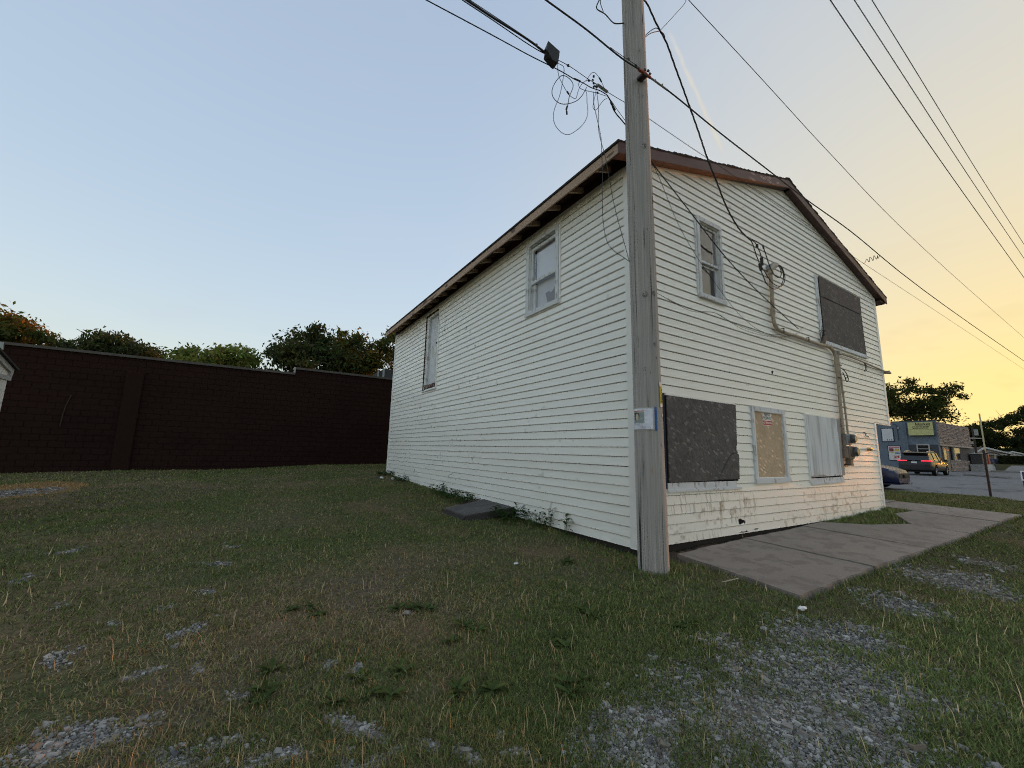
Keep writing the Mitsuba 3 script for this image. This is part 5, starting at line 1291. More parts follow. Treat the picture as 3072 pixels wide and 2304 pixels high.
def car(name, label, pos, head, paint, L, W, stations, glass, roof, wr, wheels, tall):
    k = thing(name, label, 'car')
    M = trimesh.transformations.rotation_matrix(head, [0, 0, 1]); M[:3, 3] = pos
    def add(nm, mesh, bs, sm=False, par=None, lab=None):
        mm = mesh.copy(); mm.apply_transform(M)
        return part(par or k, nm, mm, bs, sm, label=lab)
    body = minus_wheels(loft([sec(*s) for s in stations]), [(x, s * (W / 2 - .06)) for x in wheels for s in (-1, 1)], wr * 1.14, .36)
    add('body', body, paint, 28)
    add('underbody', bx(-L / 2 + .25, L / 2 - .25, -W / 2 + .28, W / 2 - .28, .22, .5), 'plastic_black')
    add('glasshouse', loft(glass), 'car_glass', 25)
    add('roof_panel', loft(roof), paint, 30)
    for x in wheels:
        for s in (-1, 1):
            y = s * (W / 2 - .12)
            prof = [(wr * .62, -.11), (wr * .93, -.11), (wr, -.08), (wr, .08), (wr * .93, .11), (wr * .62, .11)]
            t = trimesh.creation.revolve(np.array(prof + prof[:1]), sections=28)
            t.apply_transform(trimesh.transformations.rotation_matrix(math.pi / 2, [1, 0, 0])); t.apply_translation([x, y, wr])
            wk = add('wheel', t, 'tyre', 40)
            spokes = [tube([(x, y + s * .09, wr), (x + wr * .6 * math.cos(a), y + s * .10, wr + wr * .6 * math.sin(a))], .028, 4) for a in np.arange(0, 6.28, 6.283 / 7)]
            add('rim', cat(spokes + [tube([(x, y + s * .07, wr), (x, y + s * .115, wr)], wr * .16, 10), tube([(x, y - s * .02, wr), (x, y + s * .0, wr)], wr * .63, 20)]), 'rim', par=wk)
    return k, add


Wd, Ln = 1.86, 4.70
H = Wd / 2
k, add = car('black_car', 'black sport utility car with lit red tail lights parked before the market', (37.0 + Ln / 2, 6.42, .125), 0.0, 'car_black', Ln, Wd,
    [(-2.35, H * .84, .42, .78), (-2.30, H * .93, .34, .98), (-2.18, H * .985, .30, 1.06), (-1.6, H, .28, 1.08), (-.6, H, .27, 1.05), (.5, H, .27, 1.02), (1.0, H, .27, 1.00), (1.45, H * .985, .27, .98), (2.0, H * .95, .29, .92), (2.25, H * .86, .33, .82), (2.35, H * .74, .40, .66)],
    [[(-2.20, y * .86, 1.06) for y in (-H, -H * .5, H * .5, H)] + [(-2.20, H * .84, 1.08), (-2.20, -H * .84, 1.08)],
     [(-1.98, y, 1.05) for y in (-H * .9, -H * .5, H * .5, H * .9)] + [(-1.98, H * .72, 1.60), (-1.98, -H * .72, 1.60)],
     [(-1.2, y, 1.04) for y in (-H * .93, -H * .5, H * .5, H * .93)] + [(-1.2, H * .74, 1.655), (-1.2, -H * .74, 1.655)],
     [(.1, y, 1.02) for y in (-H * .93, -H * .5, H * .5, H * .93)] + [(.1, H * .74, 1.65), (.1, -H * .74, 1.65)],
     [(.45, y, 1.01) for y in (-H * .92, -H * .5, H * .5, H * .92)] + [(.45, H * .73, 1.56), (.45, -H * .73, 1.56)],
     [(1.25, y, .98) for y in (-H * .84, -H * .5, H * .5, H * .84)] + [(1.25, H * .8, 1.02), (1.25, -H * .8, 1.02)]],
    [[(-2.10, -H * .70, 1.60), (-2.10, H * .70, 1.60), (-2.10, H * .66, 1.63), (-2.10, -H * .66, 1.63)], [(-1.9, -H * .745, 1.60), (-1.9, H * .745, 1.60), (-1.9, H * .66, 1.675), (-1.9, -H * .66, 1.675)],
     [(-.9, -H * .765, 1.63), (-.9, H * .765, 1.63), (-.9, H * .66, 1.70), (-.9, -H * .66, 1.70)], [(.1, -H * .76, 1.62), (.1, H * .76, 1.62), (.1, H * .66, 1.685), (.1, -H * .66, 1.685)], [(.50, -H * .72, 1.55), (.50, H * .72, 1.55), (.50, H * .64, 1.57), (.50, -H * .64, 1.57)]],
    .36, (-1.36, 1.36), 1.7)
add('spoiler', loft([[(-2.26, -H * .66, 1.585), (-2.26, H * .66, 1.585), (-2.26, H * .66, 1.61), (-2.26, -H * .66, 1.61)], [(-2.0, -H * .70, 1.60), (-2.0, H * .70, 1.60), (-2.0, H * .68, 1.64), (-2.0, -H * .68, 1.64)]]), 'plastic_black')
for s in (-1, 1):
    tl = add('tail_light', cat([chamfer_and for chamfer_and in [bx(-2.385, -2.28, s * H * .42, s * H * .93, 1.00, 1.075), bx(-2.34, -2.05, s * H * .93, s * H * .985, 1.00, 1.07)]]), 'tail_lens', lab='lit red tail light')
    scene[tl]['emitter'] = {'type': 'area', 'radiance': rgb(.055, .0022, .004)}
    add('pillar', tube([(-2.12, s * H * .80, 1.08), (-1.95, s * H * .73, 1.62)], .045, 5), 'car_black')
    add('pillar', tube([(-1.25, s * H * .93, 1.05), (-1.18, s * H * .755, 1.64)], .025, 5), 'car_black')
    add('pillar', tube([(-.25, s * H * .935, 1.04), (-.25, s * H * .76, 1.64)], .025, 5), 'car_black')
    add('pillar', tube([(1.22, s * H * .83, 1.01), (.42, s * H * .73, 1.58)], .035, 5), 'car_black')
    add('roof_rail', tube(spline([(-1.75, s * H * .66, 1.675), (-1.6, s * H * .66, 1.73), (-.2, s * H * .66, 1.74), (.1, s * H * .66, 1.69)], 4), .016, 5), 'chrome')
    add('mirror', chamfer_box(.72, .88, s * (H + .10) - .10, s * (H + .10) + .10, 1.02, 1.17, .03), 'car_black')
    add('door_handle', bx(-.9, -.70, s * H * .99 - .015, s * H * .99 + .015, .88, .91), 'chrome')
add('licence_plate', bx(-2.372, -2.35, -.155, .155, .86, .985), 'plate_white')
for a in (90, 210, 330):
    ca, sa = math.cos(math.radians(a)), math.sin(math.radians(a))
    c_ = np.array([ca, sa]) * .028; t_ = np.array([-sa, ca]) * .022
    pp = np.array([[0, 0], c_ + t_, c_ * 2.1, c_ - t_])
    mm = prism(Polygon(pp), .006)
    add('badge', trimesh.Trimesh(np.c_[-2.374 - mm.vertices[:, 2], mm.vertices[:, 0] * 1.6, mm.vertices[:, 1] * 1.6 + 1.05], mm.faces, process=False), 'chrome')
add('rear_bumper', loft([sec(-2.40, H * .72, .38, .58), sec(-2.34, H * .92, .34, .62), sec(-2.2, H * .99, .32, .60)]), 'plastic_black', 30)

Hs = .90
k, add = car('blue_car', 'dark blue saloon car with its nose showing past the house corner', (17.25, 4.20, .055), -math.pi / 2, 'car_blue', 4.6, 1.8,
    [(-2.3, Hs * .8, .45, .80), (-2.2, Hs * .92, .32, .98), (-1.6, Hs, .24, 1.0), (-.6, Hs, .22, .97), (.6, Hs, .22, .96), (1.0, Hs, .22, .95), (1.5, Hs * .985, .22, .90), (1.95, Hs * .95, .22, .82), (2.2, Hs * .84, .22, .73), (2.30, Hs * .70, .26, .60)],
    [[(-2.0, y, .97) for y in (-Hs * .84, -Hs * .4, Hs * .4, Hs * .84)] + [(-2.0, Hs * .8, 1.0), (-2.0, -Hs * .8, 1.0)],
     [(-1.2, y, .97) for y in (-Hs * .92, -Hs * .4, Hs * .4, Hs * .92)] + [(-1.2, Hs * .70, 1.38), (-1.2, -Hs * .70, 1.38)],
     [(.1, y, .95) for y in (-Hs * .93, -Hs * .4, Hs * .4, Hs * .93)] + [(.1, Hs * .71, 1.40), (.1, -Hs * .71, 1.40)],
     [(1.05, y, .93) for y in (-Hs * .86, -Hs * .4, Hs * .4, Hs * .86)] + [(1.05, Hs * .82, .96), (1.05, -Hs * .82, .96)]],
    [[(-1.3, -Hs * .70, 1.36), (-1.3, Hs * .70, 1.36), (-1.3, Hs * .6, 1.39), (-1.3, -Hs * .6, 1.39)], [(-.5, -Hs * .74, 1.40), (-.5, Hs * .74, 1.40), (-.5, Hs * .6, 1.455), (-.5, -Hs * .6, 1.455)], [(.15, -Hs * .71, 1.39), (.15, Hs * .71, 1.39), (.15, Hs * .6, 1.42), (.15, -Hs * .6, 1.42)]],
    .325, (-1.3, 1.38), 1.45)
for s in (-1, 1):
    add('headlight', loft([[(2.18, s * Hs * .50, .66), (2.18, s * Hs * .80, .66), (2.18, s * Hs * .80, .73), (2.18, s * Hs * .50, .71)], [(1.75, s * Hs * .86, .72), (1.75, s * Hs * .945, .72), (1.75, s * Hs * .945, .79), (1.75, s * Hs * .86, .80)]]), 'headlight', 40)
    add('fog_recess', chamfer_box(2.12, 2.24, s * Hs * .66 - .12, s * Hs * .66 + .12, .34, .44, .02), 'plastic_black')
    add('pillar', tube([(1.02, s * Hs * .84, .96), (.12, s * Hs * .70, 1.40)], .03, 5), 'car_blue')
    add('mirror', chamfer_box(.62, .76, s * (Hs + .09) - .09, s * (Hs + .09) + .09, .93, 1.06, .025), 'car_blue')
add('grille', chamfer_box(2.20, 2.315, -.55, .55, .44, .62, .02), 'plastic_black')
add('number_plate_holder', chamfer_box(2.31, 2.36, -.17, .17, .46, .58, .01), 'plastic_black')
add('bumper_lip', loft([[(1.9, -Hs * .96, .20), (1.9, Hs * .96, .20), (1.9, Hs * .96, .24), (1.9, -Hs * .96, .24)], [(2.34, -Hs * .78, .20), (2.34, Hs * .78, .20), (2.34, Hs * .78, .235), (2.34, -Hs * .78, .235)]]), 'car_blue', 30)

# ------------------------------------------------------------------ street furniture and far houses
k = thing('rusty_post', 'thin rusty steel post standing at the road edge', 'post')
px0 = (16.9, -.32)
part(k, 'channel', cat([bx(px0[0] - .03, px0[0] + .03, px0[1] - .028, px0[1] + .028, -.2, 1.58)]), 'iron_rust')
part(k, 'flange', cat([bx(px0[0] - .055, px0[0] - .0305, px0[1] + .010, px0[1] + .028, -.2, 1.58), bx(px0[0] + .0305, px0[0] + .055, px0[1] + .010, px0[1] + .028, -.2, 1.58)]), 'iron_rust')
part(k, 'bent_bracket', tube(spline([(16.9, -.34, 1.45), (16.86, -.5, 1.50), (16.92, -.66, 1.44)], 4), .02, 5), 'iron_rust')


def stop_block(label, a, b):
    k = thing('wheel_stop', label, 'wheel stop', None)
    a, b = np.array(a), np.array(b)
    za, zb_ = float(zg(*a)) - .02, float(zg(*b)) - .02
    put(k, tube([np.r_[a, za + .05], np.r_[b, zb_ + .05]], .11, 6), 'curb_concrete')
stop_block('long low concrete wheel stop lying on the forecourt, nearer of two', (42.6, 5.0), (39.6, 2.35))
stop_block('low concrete wheel stop lying on the forecourt, farther of two', (56.0, 5.7), (56.5, 4.0))

RT = np.array([math.sin(YAW), -math.cos(YAW), 0.0]); AH = np.array([math.cos(YAW), math.sin(YAW), 0.0])


def facing(m, origin):
    """A mesh in (across, ahead, up) about a point on the ground, turned square to the line of sight."""
    v = np.asarray(m.vertices)
    return trimesh.Trimesh(np.array(origin) + v[:, :1] * RT + v[:, 1:2] * AH + v[:, 2:] * np.array([0, 0, 1.0]), m.faces, process=False)


def gable_house(label, origin, w, d, hw, hr, wall, seed):
    k = thing('far_house', label, 'house', None)
    sect = Polygon([(0, 0), (w, 0), (w, hw), (w * .28, hr - .1), (0, hw)])
    body = prism(sect, d); body = trimesh.Trimesh(np.c_[body.vertices[:, 0], body.vertices[:, 2], body.vertices[:, 1]], body.faces, process=False)
    part(k, 'wall', facing(body, origin), wall)
    t = .22
    rf = prism(Polygon([(-.5, hw - .15), (w * .28, hr - .1), (w + .5, hw - .15), (w + .5, hw + t - .15), (w * .28, hr + t), (-.5, hw + t - .15)]), d + 1.2)
    part(k, 'roof', facing(trimesh.Trimesh(np.c_[rf.vertices[:, 0], rf.vertices[:, 2] - .4, rf.vertices[:, 1]], rf.faces, process=False), origin), 'house_roof')
    fb = prism(Polygon([(-.5, hw - .2), (w * .28, hr - .15), (w + .5, hw - .2), (w + .5, hw + t - .1), (w * .28, hr + t + .05), (-.5, hw + t - .1)]).difference(Polygon([(-.6, hw - .45), (w * .28, hr - .4), (w + .6, hw - .45), (w + .6, hw - .2), (w * .28, hr - .15), (-.6, hw - .2)])), .08)
    part(k, 'barge_board', facing(trimesh.Trimesh(np.c_[fb.vertices[:, 0], fb.vertices[:, 2] - .5, fb.vertices[:, 1]], fb.faces, process=False), origin), 'house_white')
    for a in (.10, .42):
        wn = part(k, 'window', facing(bx(w * a, w * a + 1.1, -.08, -.004, 1.0, 2.2), origin), 'house_white')
        part(wn, 'pane', facing(bx(w * a + .12, w * a + .98, -.12, -.081, 1.1, 2.1), origin), 'dark_glass')
    part(k, 'door', facing(bx(w * .24, w * .24 + .95, -.06, -.004, .05, 2.1), origin), 'door_grey')
    if seed == 1:
        part(k, 'porch_roof', facing(bx(.2, w * .62, -2.2, -.05, 2.45, 2.6), origin), 'house_white')
        for a in (.25, w * .30, w * .6):
            part(k, 'porch_post', facing(bx(a, a + .16, -2.15, -2.0, 0, 2.449), origin), 'house_white')
    return k


gable_house('small white far house with porch posts behind the rusty post', [152.95, 23.34, 0.64], 9.4, 8.0, 2.65, 4.15, 'house_tan', 1)
gable_house('second far house with a white gable at the right edge', [194.9, 24.47, 0.94], 9.5, 8.0, 2.3, 3.6, 'house_white', 2)
k = thing('rubbish_bin', 'dark blue bin beside the far white house', 'bin')
put(k, facing(chamfer_box(0, 1.9, 0, .9, 0, 1.2, .1), [143.35, 18.57, 0.8]), 'bin_blue')
k = thing('far_hedge', 'dark clipped hedge before the second far house', 'hedge')
gh = np.random.default_rng(4)
hv = np.array([138.39, 16.87, 0.92])[None] + np.stack([gh.uniform(0, 9, 6000), gh.uniform(-.6, .6, 6000), gh.uniform(0, 1.7, 6000)], -1) @ np.stack([RT, AH, [0, 0, 1.0]])
ha, hb = gh.normal(size=(6000, 3)) * .12, gh.normal(size=(6000, 3)) * .12
hf = ((np.arange(6000) * 4)[:, None, None] + np.array([[0, 1, 2], [0, 2, 3]])).reshape(-1, 3)
put(k + '__leaves', (np.stack([hv - ha, hv + hb, hv + ha, hv - hb], 1).reshape(-1, 3), hf), 'foliage', color=np.repeat(np.array([.034, .042, .018]) * gh.uniform(.7, 1.3, (6000, 1)), 4, 0))
put(k + '__stems', facing(cat([bx(i, i + .08, -.04, .04, -.2, 1.2) for i in np.arange(.3, 9, .9)]), [138.39, 16.87, 0.92]), 'bark')
k = thing('far_utility_pole', 'dark utility pole with a grey transformer beyond the market', 'utility pole')
fo = [88.91, 12.05, 0.82]
part(k, 'shaft', facing(tube([(0, 0, -.5), (0, 0, 5.6)], .13, 8), fo), 'pole_dark')
part(k, 'crossarm', facing(bx(-1.0, 1.0, -.16, -.14 + .08, 3.85, 3.97), fo), 'window_frame')
part(k, 'transformer', facing(tube([(.30, 0, 4.35), (.30, 0, 5.25)], .33, 12), fo), 'meter_grey', 40)
part(k, 'insulator', facing(tube([(-.55, -.1, 3.0), (-.55, -.1, 3.4)], .16, 8), fo), 'meter_grey')
k = thing('pale_street_pole', 'tall pale thin pole lit by the evening sky beside the huge tree', 'pole')
lo = [102.27, 13.23, 0.87]
part(k, 'shaft', facing(tube([(0, 0, -.5), (0, 0, 8.6)], .10, 8), lo), 'lamp_post')
k = thing('yard_sign', 'small white framed navy sign cut off by the right edge', 'sign')
yo = [24.48, -0.08, 0.42]
part(k, 'frame', facing(bx(0, .62, -.012, .012, 0, .42), yo), 'sign_white')
part(k, 'panel', facing(bx(.05, .57, -.018, -.0125, .05, .37), yo), 'yard_navy')
part(k, 'leg', facing(bx(.05, .08, -.01, .01, -.40, -.001), yo), 'iron_rust')
part(k, 'leg', facing(bx(.54, .57, -.01, .01, -.40, -.001), yo), 'iron_rust')


# ------------------------------------------------------------------ stones, grass, weeds and litter
def scatter(n, r0, r1, a0, a1, power=1.0):
    """Random points about the place of the viewer, denser near it."""
    u = rng.uniform(0, 1, n)
    r = r0 * (r1 / r0) ** u
    a = rng.uniform(math.radians(a0), math.radians(a1), n)
    return EYE[0] + r * np.cos(a), EYE[1] + r * np.sin(a), r


NOT_LAWN = unary_union([SLAB_ALL, ROAD, HOUSE_FOOT, sbox(-11.6, 12, WY - .02, 28), sbox(SXF - 2.6, SXF, 2 * SYC - SE, SE), P2((-1.06, 3.86), (-1.06, 2.84), (0, 2.8), (0, 4.1)), sbox(46, 70, 6.9, 30)])
POLE_FOOT = shapely.Point(-.33, -.5).buffer(.15)
ground_bump = lambda x, y: ((meshkit.fbm(np.stack([x * 2.2, y * 2.2, x * 0], -1), 4, 1) - .5) * .055 + (meshkit.fbm(np.stack([x * 14, y * 14, x * 0], -1), 3, 2) - .5) * .02) * np.clip(1.2 - np.hypot(x - EYE[0], y - EYE[1]) / 40, 0, 1)

x, y, r = scatter(420000, .9, 17, 2, 116)
d = np_field(x, y) + .5 * (meshkit.fbm(np.stack([x * 9, y * 9, x * 0], -1), 3, 6) - .5) + .6 * (rng.uniform(0, 1, len(x)) - .5) * 1.1
keep = (d < 1.0) & ~inside(NOT_LAWN, x, y) & (rng.uniform(0, 1, len(x)) < np.clip(r * .5, .45, 1))
x, y, r = x[keep], y[keep], r[keep]
far = rng.uniform(0, 1, len(x)) < .0
n = len(x)
size = (.0038 + .0010 * r) * np.exp(rng.normal(0, .42, n))
big = rng.uniform(0, 1, n) < .022
size[big] *= rng.uniform(1.5, 2.6, big.sum())
size = np.minimum(size * .66, .022)
corner = np.array([(a, b, c) for a in (-1, 1) for b in (-1, 1) for c in (-1, 1)], float)
V = corner[None] * (1 + rng.uniform(-.45, .35, (n, 8, 3))) * size[:, None, None] * np.stack([rng.uniform(.7, 1.3, n), rng.uniform(.6, 1.1, n), rng.uniform(.35, .75, n)], -1)[:, None]
yaw, tlt = rng.uniform(0, 6.283, n), rng.normal(0, .35, n)
cy, sy, ct, st_ = np.cos(yaw), np.sin(yaw), np.cos(tlt), np.sin(tlt)
V = np.stack([V[..., 0], V[..., 1] * ct[:, None] - V[..., 2] * st_[:, None], V[..., 1] * st_[:, None] + V[..., 2] * ct[:, None]], -1)
V = np.stack([V[..., 0] * cy[:, None] - V[..., 1] * sy[:, None], V[..., 0] * sy[:, None] + V[..., 1] * cy[:, None], V[..., 2]], -1)
V += np.stack([x, y, zg(x, y) + ground_bump(x, y) + size * .25], -1)[:, None]
CF = np.array([[0, 1, 3], [0, 3, 2], [4, 6, 7], [4, 7, 5], [0, 4, 5], [0, 5, 1], [2, 3, 7], [2, 7, 6], [0, 2, 6], [0, 6, 4], [1, 5, 7], [1, 7, 3]])
F = (np.arange(n) * 8)[:, None, None] + CF
base = np.array([(.31, .295, .27), (.25, .235, .21), (.41, .395, .365), (.19, .165, .135), (.24, .20, .155), (.15, .148, .148)])[rng.choice(6, n, p=[.34, .24, .16, .12, .08, .06])]
col = base * rng.uniform(.75, 1.2, (n, 1))
put('gravel', (V.reshape(-1, 3), F.reshape(-1, 3)), 'rubble', color=np.repeat(col, 8, 0))
labels['gravel'] = {'label': 'crushed grey limestone gravel lying in patches on the lawn', 'category': 'gravel', 'kind': 'stuff'}
N_GRAVEL = n

x, y, r = scatter(1000000, .75, 26, 1, 118)
fld = np_field(x, y) + .9 * (meshkit.fbm(np.stack([x * 9, y * 9, x * 0], -1), 3, 6) - .5)
lush = meshkit.fbm(np.stack([x * .8, y * .8, x * 0 + 3], -1), 4, 11)
dry = meshkit.fbm(np.stack([x * .55, y * .55, x * 0 + 7], -1), 4, 12)
tuft = meshkit.fbm(np.stack([x * 5.5, y * 5.5, x * 0 + 2], -1), 3, 13)
wallside = np.exp(-np.clip(-x, 0, 9) / .35) * (x < .02) * (y > -.6) * (y < 11.5)
polefoot = np.exp(-((x + .33) ** 2 + (y + .5) ** 2) / .16)
slabedge = np.exp(-np.abs(shapely.distance(shapely.points(x, y), SLAB_ALL)) / .12) * (y < -.2)
right = np.clip((-(y + 2.05) - .10 * x) / .35, 0, 1) * np.clip((x + 1.6) / .8, 0, 1)
island = ((x > 4.7) & (x < 8.45) & (y > -1.2) & (y < .1)).astype(float)
strip = (x > 8.3)
green = np.clip((lush - .34) * 3.2 + wallside * .8 + polefoot + .75 * slabedge + right * .8 + island + np.clip((y - 3) / 9, 0, .45) + strip * .5, 0, 1)
dens = np.clip((fld - .45) / .5, .07, 1) * (.60 + .75 * tuft) + .12 * (tuft > .60)
dens = dens * np.clip(.75 + .5 * green, .6, 1.2)
dens = np.where((x + 8.3) ** 2 / .8 + (y - 9.4) ** 2 / 2.2 < 1, dens * .4, dens)
dirtb = (np.abs(y + .18) < .30) & (x > .25) & (x < 4.6)
dens = np.where(dirtb, dens * .12, dens)
keep = (rng.uniform(0, 1, len(x)) < dens) & ~inside(NOT_LAWN, x, y) & ~inside(POLE_FOOT, x, y)
x, y, r, green, dry, tuft = (a[keep] for a in (x, y, r, green, dry, tuft))
wallside, polefoot, slabedge, strip, island, right = wallside[keep], polefoot[keep], slabedge[keep], strip[keep], island[keep], right[keep]
n = len(x)
h = rng.uniform(.016, .050, n) * (.65 + .7 * tuft) * (1 + .9 * polefoot + .5 * slabedge + .5 * wallside + .8 * island + .3 * right) * (1 + .018 * r)
lying = rng.uniform(0, 1, n) < np.clip(.55 - .5 * green, .08, .6)
stalk = (rng.uniform(0, 1, n) < .004) & (r < 7)
h[stalk] *= rng.uniform(1.8, 3.2, stalk.sum())
wd = (.0011 + .00085 * r) * rng.uniform(.7, 1.4, n)
az = rng.uniform(0, 6.283, n)
lean = np.where(lying, rng.uniform(.9, 1.45, n), rng.uniform(.1, .85, n)); lean[stalk] = rng.uniform(.05, .35, stalk.sum())
bend = rng.uniform(.1, .7, n)
dx, dy = np.cos(az), np.sin(az)
# broad side turned at random, near blades of two joints, far ones of one
tw = az + np.pi / 2 + rng.normal(0, .5, n)
z0 = zg(x, y) + ground_bump(x, y) - .004
s1, c1 = np.sin(lean), np.cos(lean)
s2, c2 = np.sin(np.minimum(lean + bend, 1.65)), np.cos(np.minimum(lean + bend, 1.65))
m0 = np.stack([x, y, z0], -1)
m1 = m0 + np.stack([dx * s1, dy * s1, c1], -1) * (h * .55)[:, None]
m2 = m1 + np.stack([dx * s2, dy * s2, c2], -1) * (h * .5)[:, None]
e = np.stack([np.cos(tw) * wd / 2, np.sin(tw) * wd / 2, x * 0], -1)
g1, g2 = np.array([.062, .088, .028]), np.array([.105, .125, .042])
gold, tan, brown = np.array([.215, .19, .075]), np.array([.33, .25, .145]), np.array([.165, .112, .064])
u = rng.uniform(0, 1, (n, 1))
gcol = g1 + (g2 - g1) * rng.uniform(0, 1, (n, 1))
gcol = np.where((rng.uniform(0, 1, (n, 1)) < .12), gold, gcol)
dcol = np.where(u < .34, tan * .8, np.where(u < .72, brown, gold * .8))
pdry = np.clip(.50 - .66 * green + 1.3 * (dry - .5), .03, .85)
col = np.where((rng.uniform(0, 1, n) < pdry)[:, None], dcol, gcol)
col[stalk] = tan * 1.15
lyc = lying & (rng.uniform(0, 1, n) < .5)
col[lyc] = dcol[lyc]
fx = (x + 8.3) ** 2 / .9 + (y - 9.6) ** 2 / 3.0 < 1
col[fx] = np.array([.27, .17, .075])
yg = strip & (rng.uniform(0, 1, n) < .5)
col[yg] = np.array([.13, .125, .038])
col = 1.5 * col * (1 + .3 * np.maximum(island, right))[:, None] * rng.uniform(.7, 1.25, (n, 1))
near = r < 4.5
V1 = np.stack([m0 - e, m0 + e, m1 + e * .8, m1 - e * .8, m2], 1)[near]
F1 = (np.arange(len(V1)) * 5)[:, None, None] + np.array([[0, 1, 2], [0, 2, 3], [3, 2, 4]])
V2 = np.stack([m0 - e * 1.25, m0 + e * 1.25, (m1 + m2) / 2 * .4 + m2 * .6], 1)[~near]
F2 = (np.arange(len(V2)) * 3)[:, None] + np.array([0, 1, 2]) + V1.shape[0] * 5
col = np.clip(col, 0, 1)
put('grass', (np.vstack([V1.reshape(-1, 3), V2.reshape(-1, 3)]), np.vstack([F1.reshape(-1, 3), F2])), 'blade', color=np.vstack([np.repeat(col[near], 5, 0), np.repeat(col[~near], 3, 0)]))
labels['grass'] = {'label': 'short patchy lawn grass, green and dried out', 'category': 'grass', 'kind': 'stuff'}
N_GRASS = n


def leafy(name, label, x, y, n, spread, hgt, leaf, col, group=None, cat_='weed', seed=0, flat=False):
    g = np.random.default_rng(seed)
    k = thing(name, label, cat_, group)
    z = float(zg(x, y))
    lv, lf, lc, st, nn = [], [], [], [], 0
    for i in range(n):
        a = g.uniform(0, 6.283); rr = spread * g.uniform(.1, 1) ** .7
        hh = 0.004 if flat else hgt * g.uniform(.25, 1)
        p = np.array([x + rr * math.cos(a), y + rr * math.sin(a), z + hh])
        if name != 'weed_rosette' and p[0] > -.03 and y > .05: p[0] = -.03 - abs(g.normal()) * .02
        L = leaf * g.uniform(.6, 1.3); wv = L * (.20 if flat else .30)
        dirv = np.array([math.cos(a + g.normal() * .5), math.sin(a + g.normal() * .5), g.uniform(.05, .5) if flat else g.uniform(-.5, .6)]); dirv /= np.linalg.norm(dirv)
        sd = np.cross(dirv, [0, 0, 1]); sd /= np.linalg.norm(sd) + 1e-9
        up = np.cross(sd, dirv)
        if flat: p = np.array([x, y, z + .006])
        q = [p, p + dirv * L * .4 + sd * wv + up * L * .06, p + dirv * L * .75 + sd * wv * .75 + up * L * .03, p + dirv * L - up * L * .10, p + dirv * L * .75 - sd * wv * .75 + up * L * .03, p + dirv * L * .4 - sd * wv + up * L * .06, p + dirv * L * .5 - up * L * .02]
        lv += q; lf += [[nn, nn + 1, nn + 6], [nn + 1, nn + 2, nn + 6], [nn + 2, nn + 3, nn + 6], [nn + 3, nn + 4, nn + 6], [nn + 4, nn + 5, nn + 6], [nn + 5, nn, nn + 6]]
        lc += [np.array(col) * g.uniform(.65, 1.35)] * 7; nn += 7
        if not flat and i % 3 == 0:
            st.append(tube(spline([(x + .3 * (p[0] - x), y + .3 * (p[1] - y), z - .01), (x + .7 * (p[0] - x), y + .7 * (p[1] - y), z + hh * .6), p], 3), .0028, 4))
    put(k + '__leaves', (np.array(lv), np.array(lf)), 'foliage', color=np.clip(np.array(lc), 0, 1))
    if st:
        scene_st = cat(st)
        put(k + '__stems', scene_st, 'blade', color=np.tile(np.array(col) * .9, (len(scene_st.vertices), 1)))
    return k


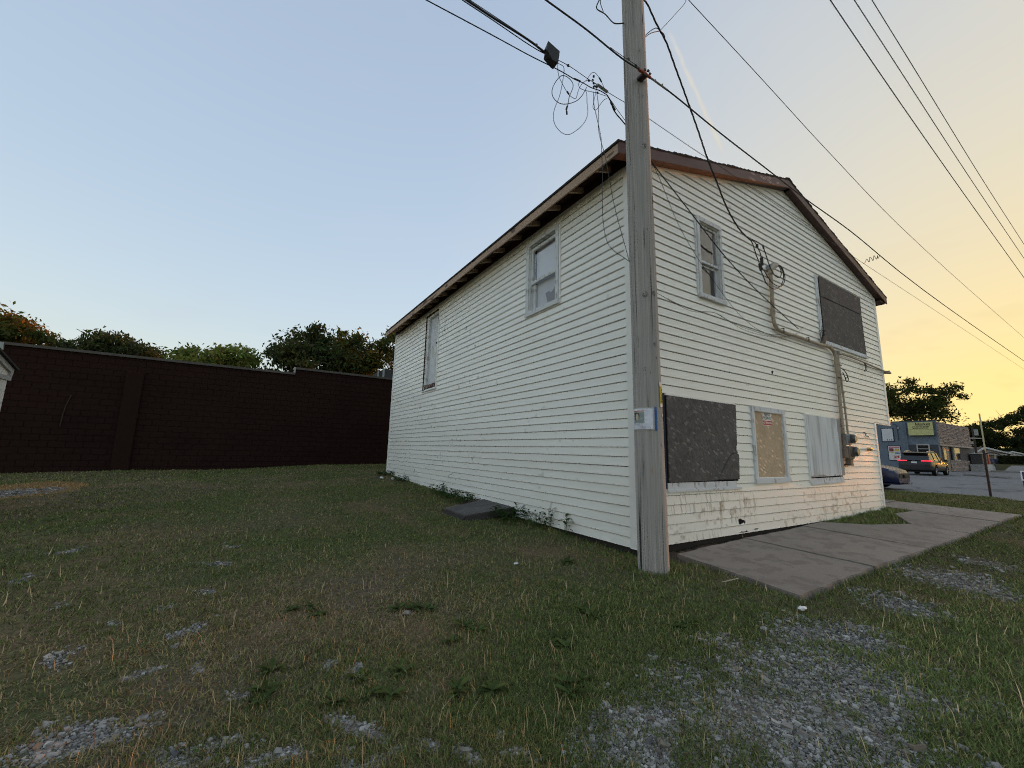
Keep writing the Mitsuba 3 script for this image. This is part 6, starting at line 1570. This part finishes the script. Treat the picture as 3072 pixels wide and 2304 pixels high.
GD = (.042, .075, .024)
for i, (x_, y_, n_, sp_, h_, lf_, lab) in enumerate([
    (-.30, 2.55, 150, .34, .22, .085, 'dense dark leafy weeds at the near end of the hatch'),
    (-.16, 1.95, 60, .20, .26, .07, 'leafy weed with small leaves against the siding, second from the hatch'),
    (-.10, 1.30, 22, .10, .30, .07, 'single tall thin weed standing alone against the siding nearest the corner'),
    (-.10, 1.72, 20, .10, .38, .075, 'tall thin weed with drooping leaves against the siding'),
    (-.22, 4.55, 120, .30, .18, .08, 'low leafy weeds at the far end of the hatch'),
    (-.22, 5.25, 110, .34, .18, .08, 'low leafy weeds along the siding beyond the hatch'),
    (-.18, 6.0, 70, .25, .20, .08, 'spiky leafy weed along the siding mid wall'),
    (-.2, 8.9, 80, .25, .16, .08, 'dark weed against the siding before the far corner'),
    (-.2, 10.6, 90, .32, .13, .09, 'low weeds at the foot of the far house corner')]):
    leafy('weed', lab, x_, y_, n_, sp_, h_, lf_, GD, 'weeds along the side wall', seed=60 + i)
gr = np.random.default_rng(77)
for i, (x_, y_) in enumerate([(-3.15, -1.35), (-3.3, -1.15), (-2.75, -.75), (-3.55, -1.05), (-2.2, -1.3), (-3.0, -.2), (-3.75, .2), (-1.7, -.9), (-1.2, -1.55), (-2.55, -1.65), (-4.0, -.95), (-1.0, .2)]):
    for j in range(3):
        leafy('weed_rosette', 'flat broad-leaved weed rosette in the dry lawn', x_ + gr.normal() * .08, y_ + gr.normal() * .08, 11, .02, .03, .085, (.085, .12, .042), 'weed rosettes in the lawn', seed=100 + i * 3 + j, flat=True)
# litter
def crumple(label, x, y, s, seed, bs='litter_white', name='litter', cat_='litter'):
    g = np.random.default_rng(seed)
    m = trimesh.creation.icosphere(subdivisions=1)
    m.vertices *= g.uniform(.55, 1.2, (len(m.vertices), 1)) * np.array(s)
    m.apply_translation([x, y, float(zg(x, y)) + s[2] * .6 + .01])
    single(name, m, bs, label, cat_)
crumple('crumpled white wrapper in the grass before the sidewalk', -.03, -1.83, (.045, .03, .02), 1)
crumple('white scrap near the far house corner, left of two', -.62, 9.7, (.06, .05, .04), 2)
crumple('white scrap near the far house corner, right of two', -.35, 9.4, (.05, .05, .04), 3)
crumple('small white scrap in the lawn before the house corner', -1.55, .42, (.03, .018, .012), 4)
crumple('pale stone lying alone in the middle of the lawn', -3.05, -.28, (.035, .03, .02), 5, 'curb_concrete', 'stone', 'stone')
single('stick', tube([(-.02, -1.10, float(zg(-.02, -1.10)) + .02), (.16, -1.17, float(zg(.16, -1.17)) + .05)], .006, 5), 'litter_stick', 'pale stick lying at the left end of the sidewalk', 'stick')
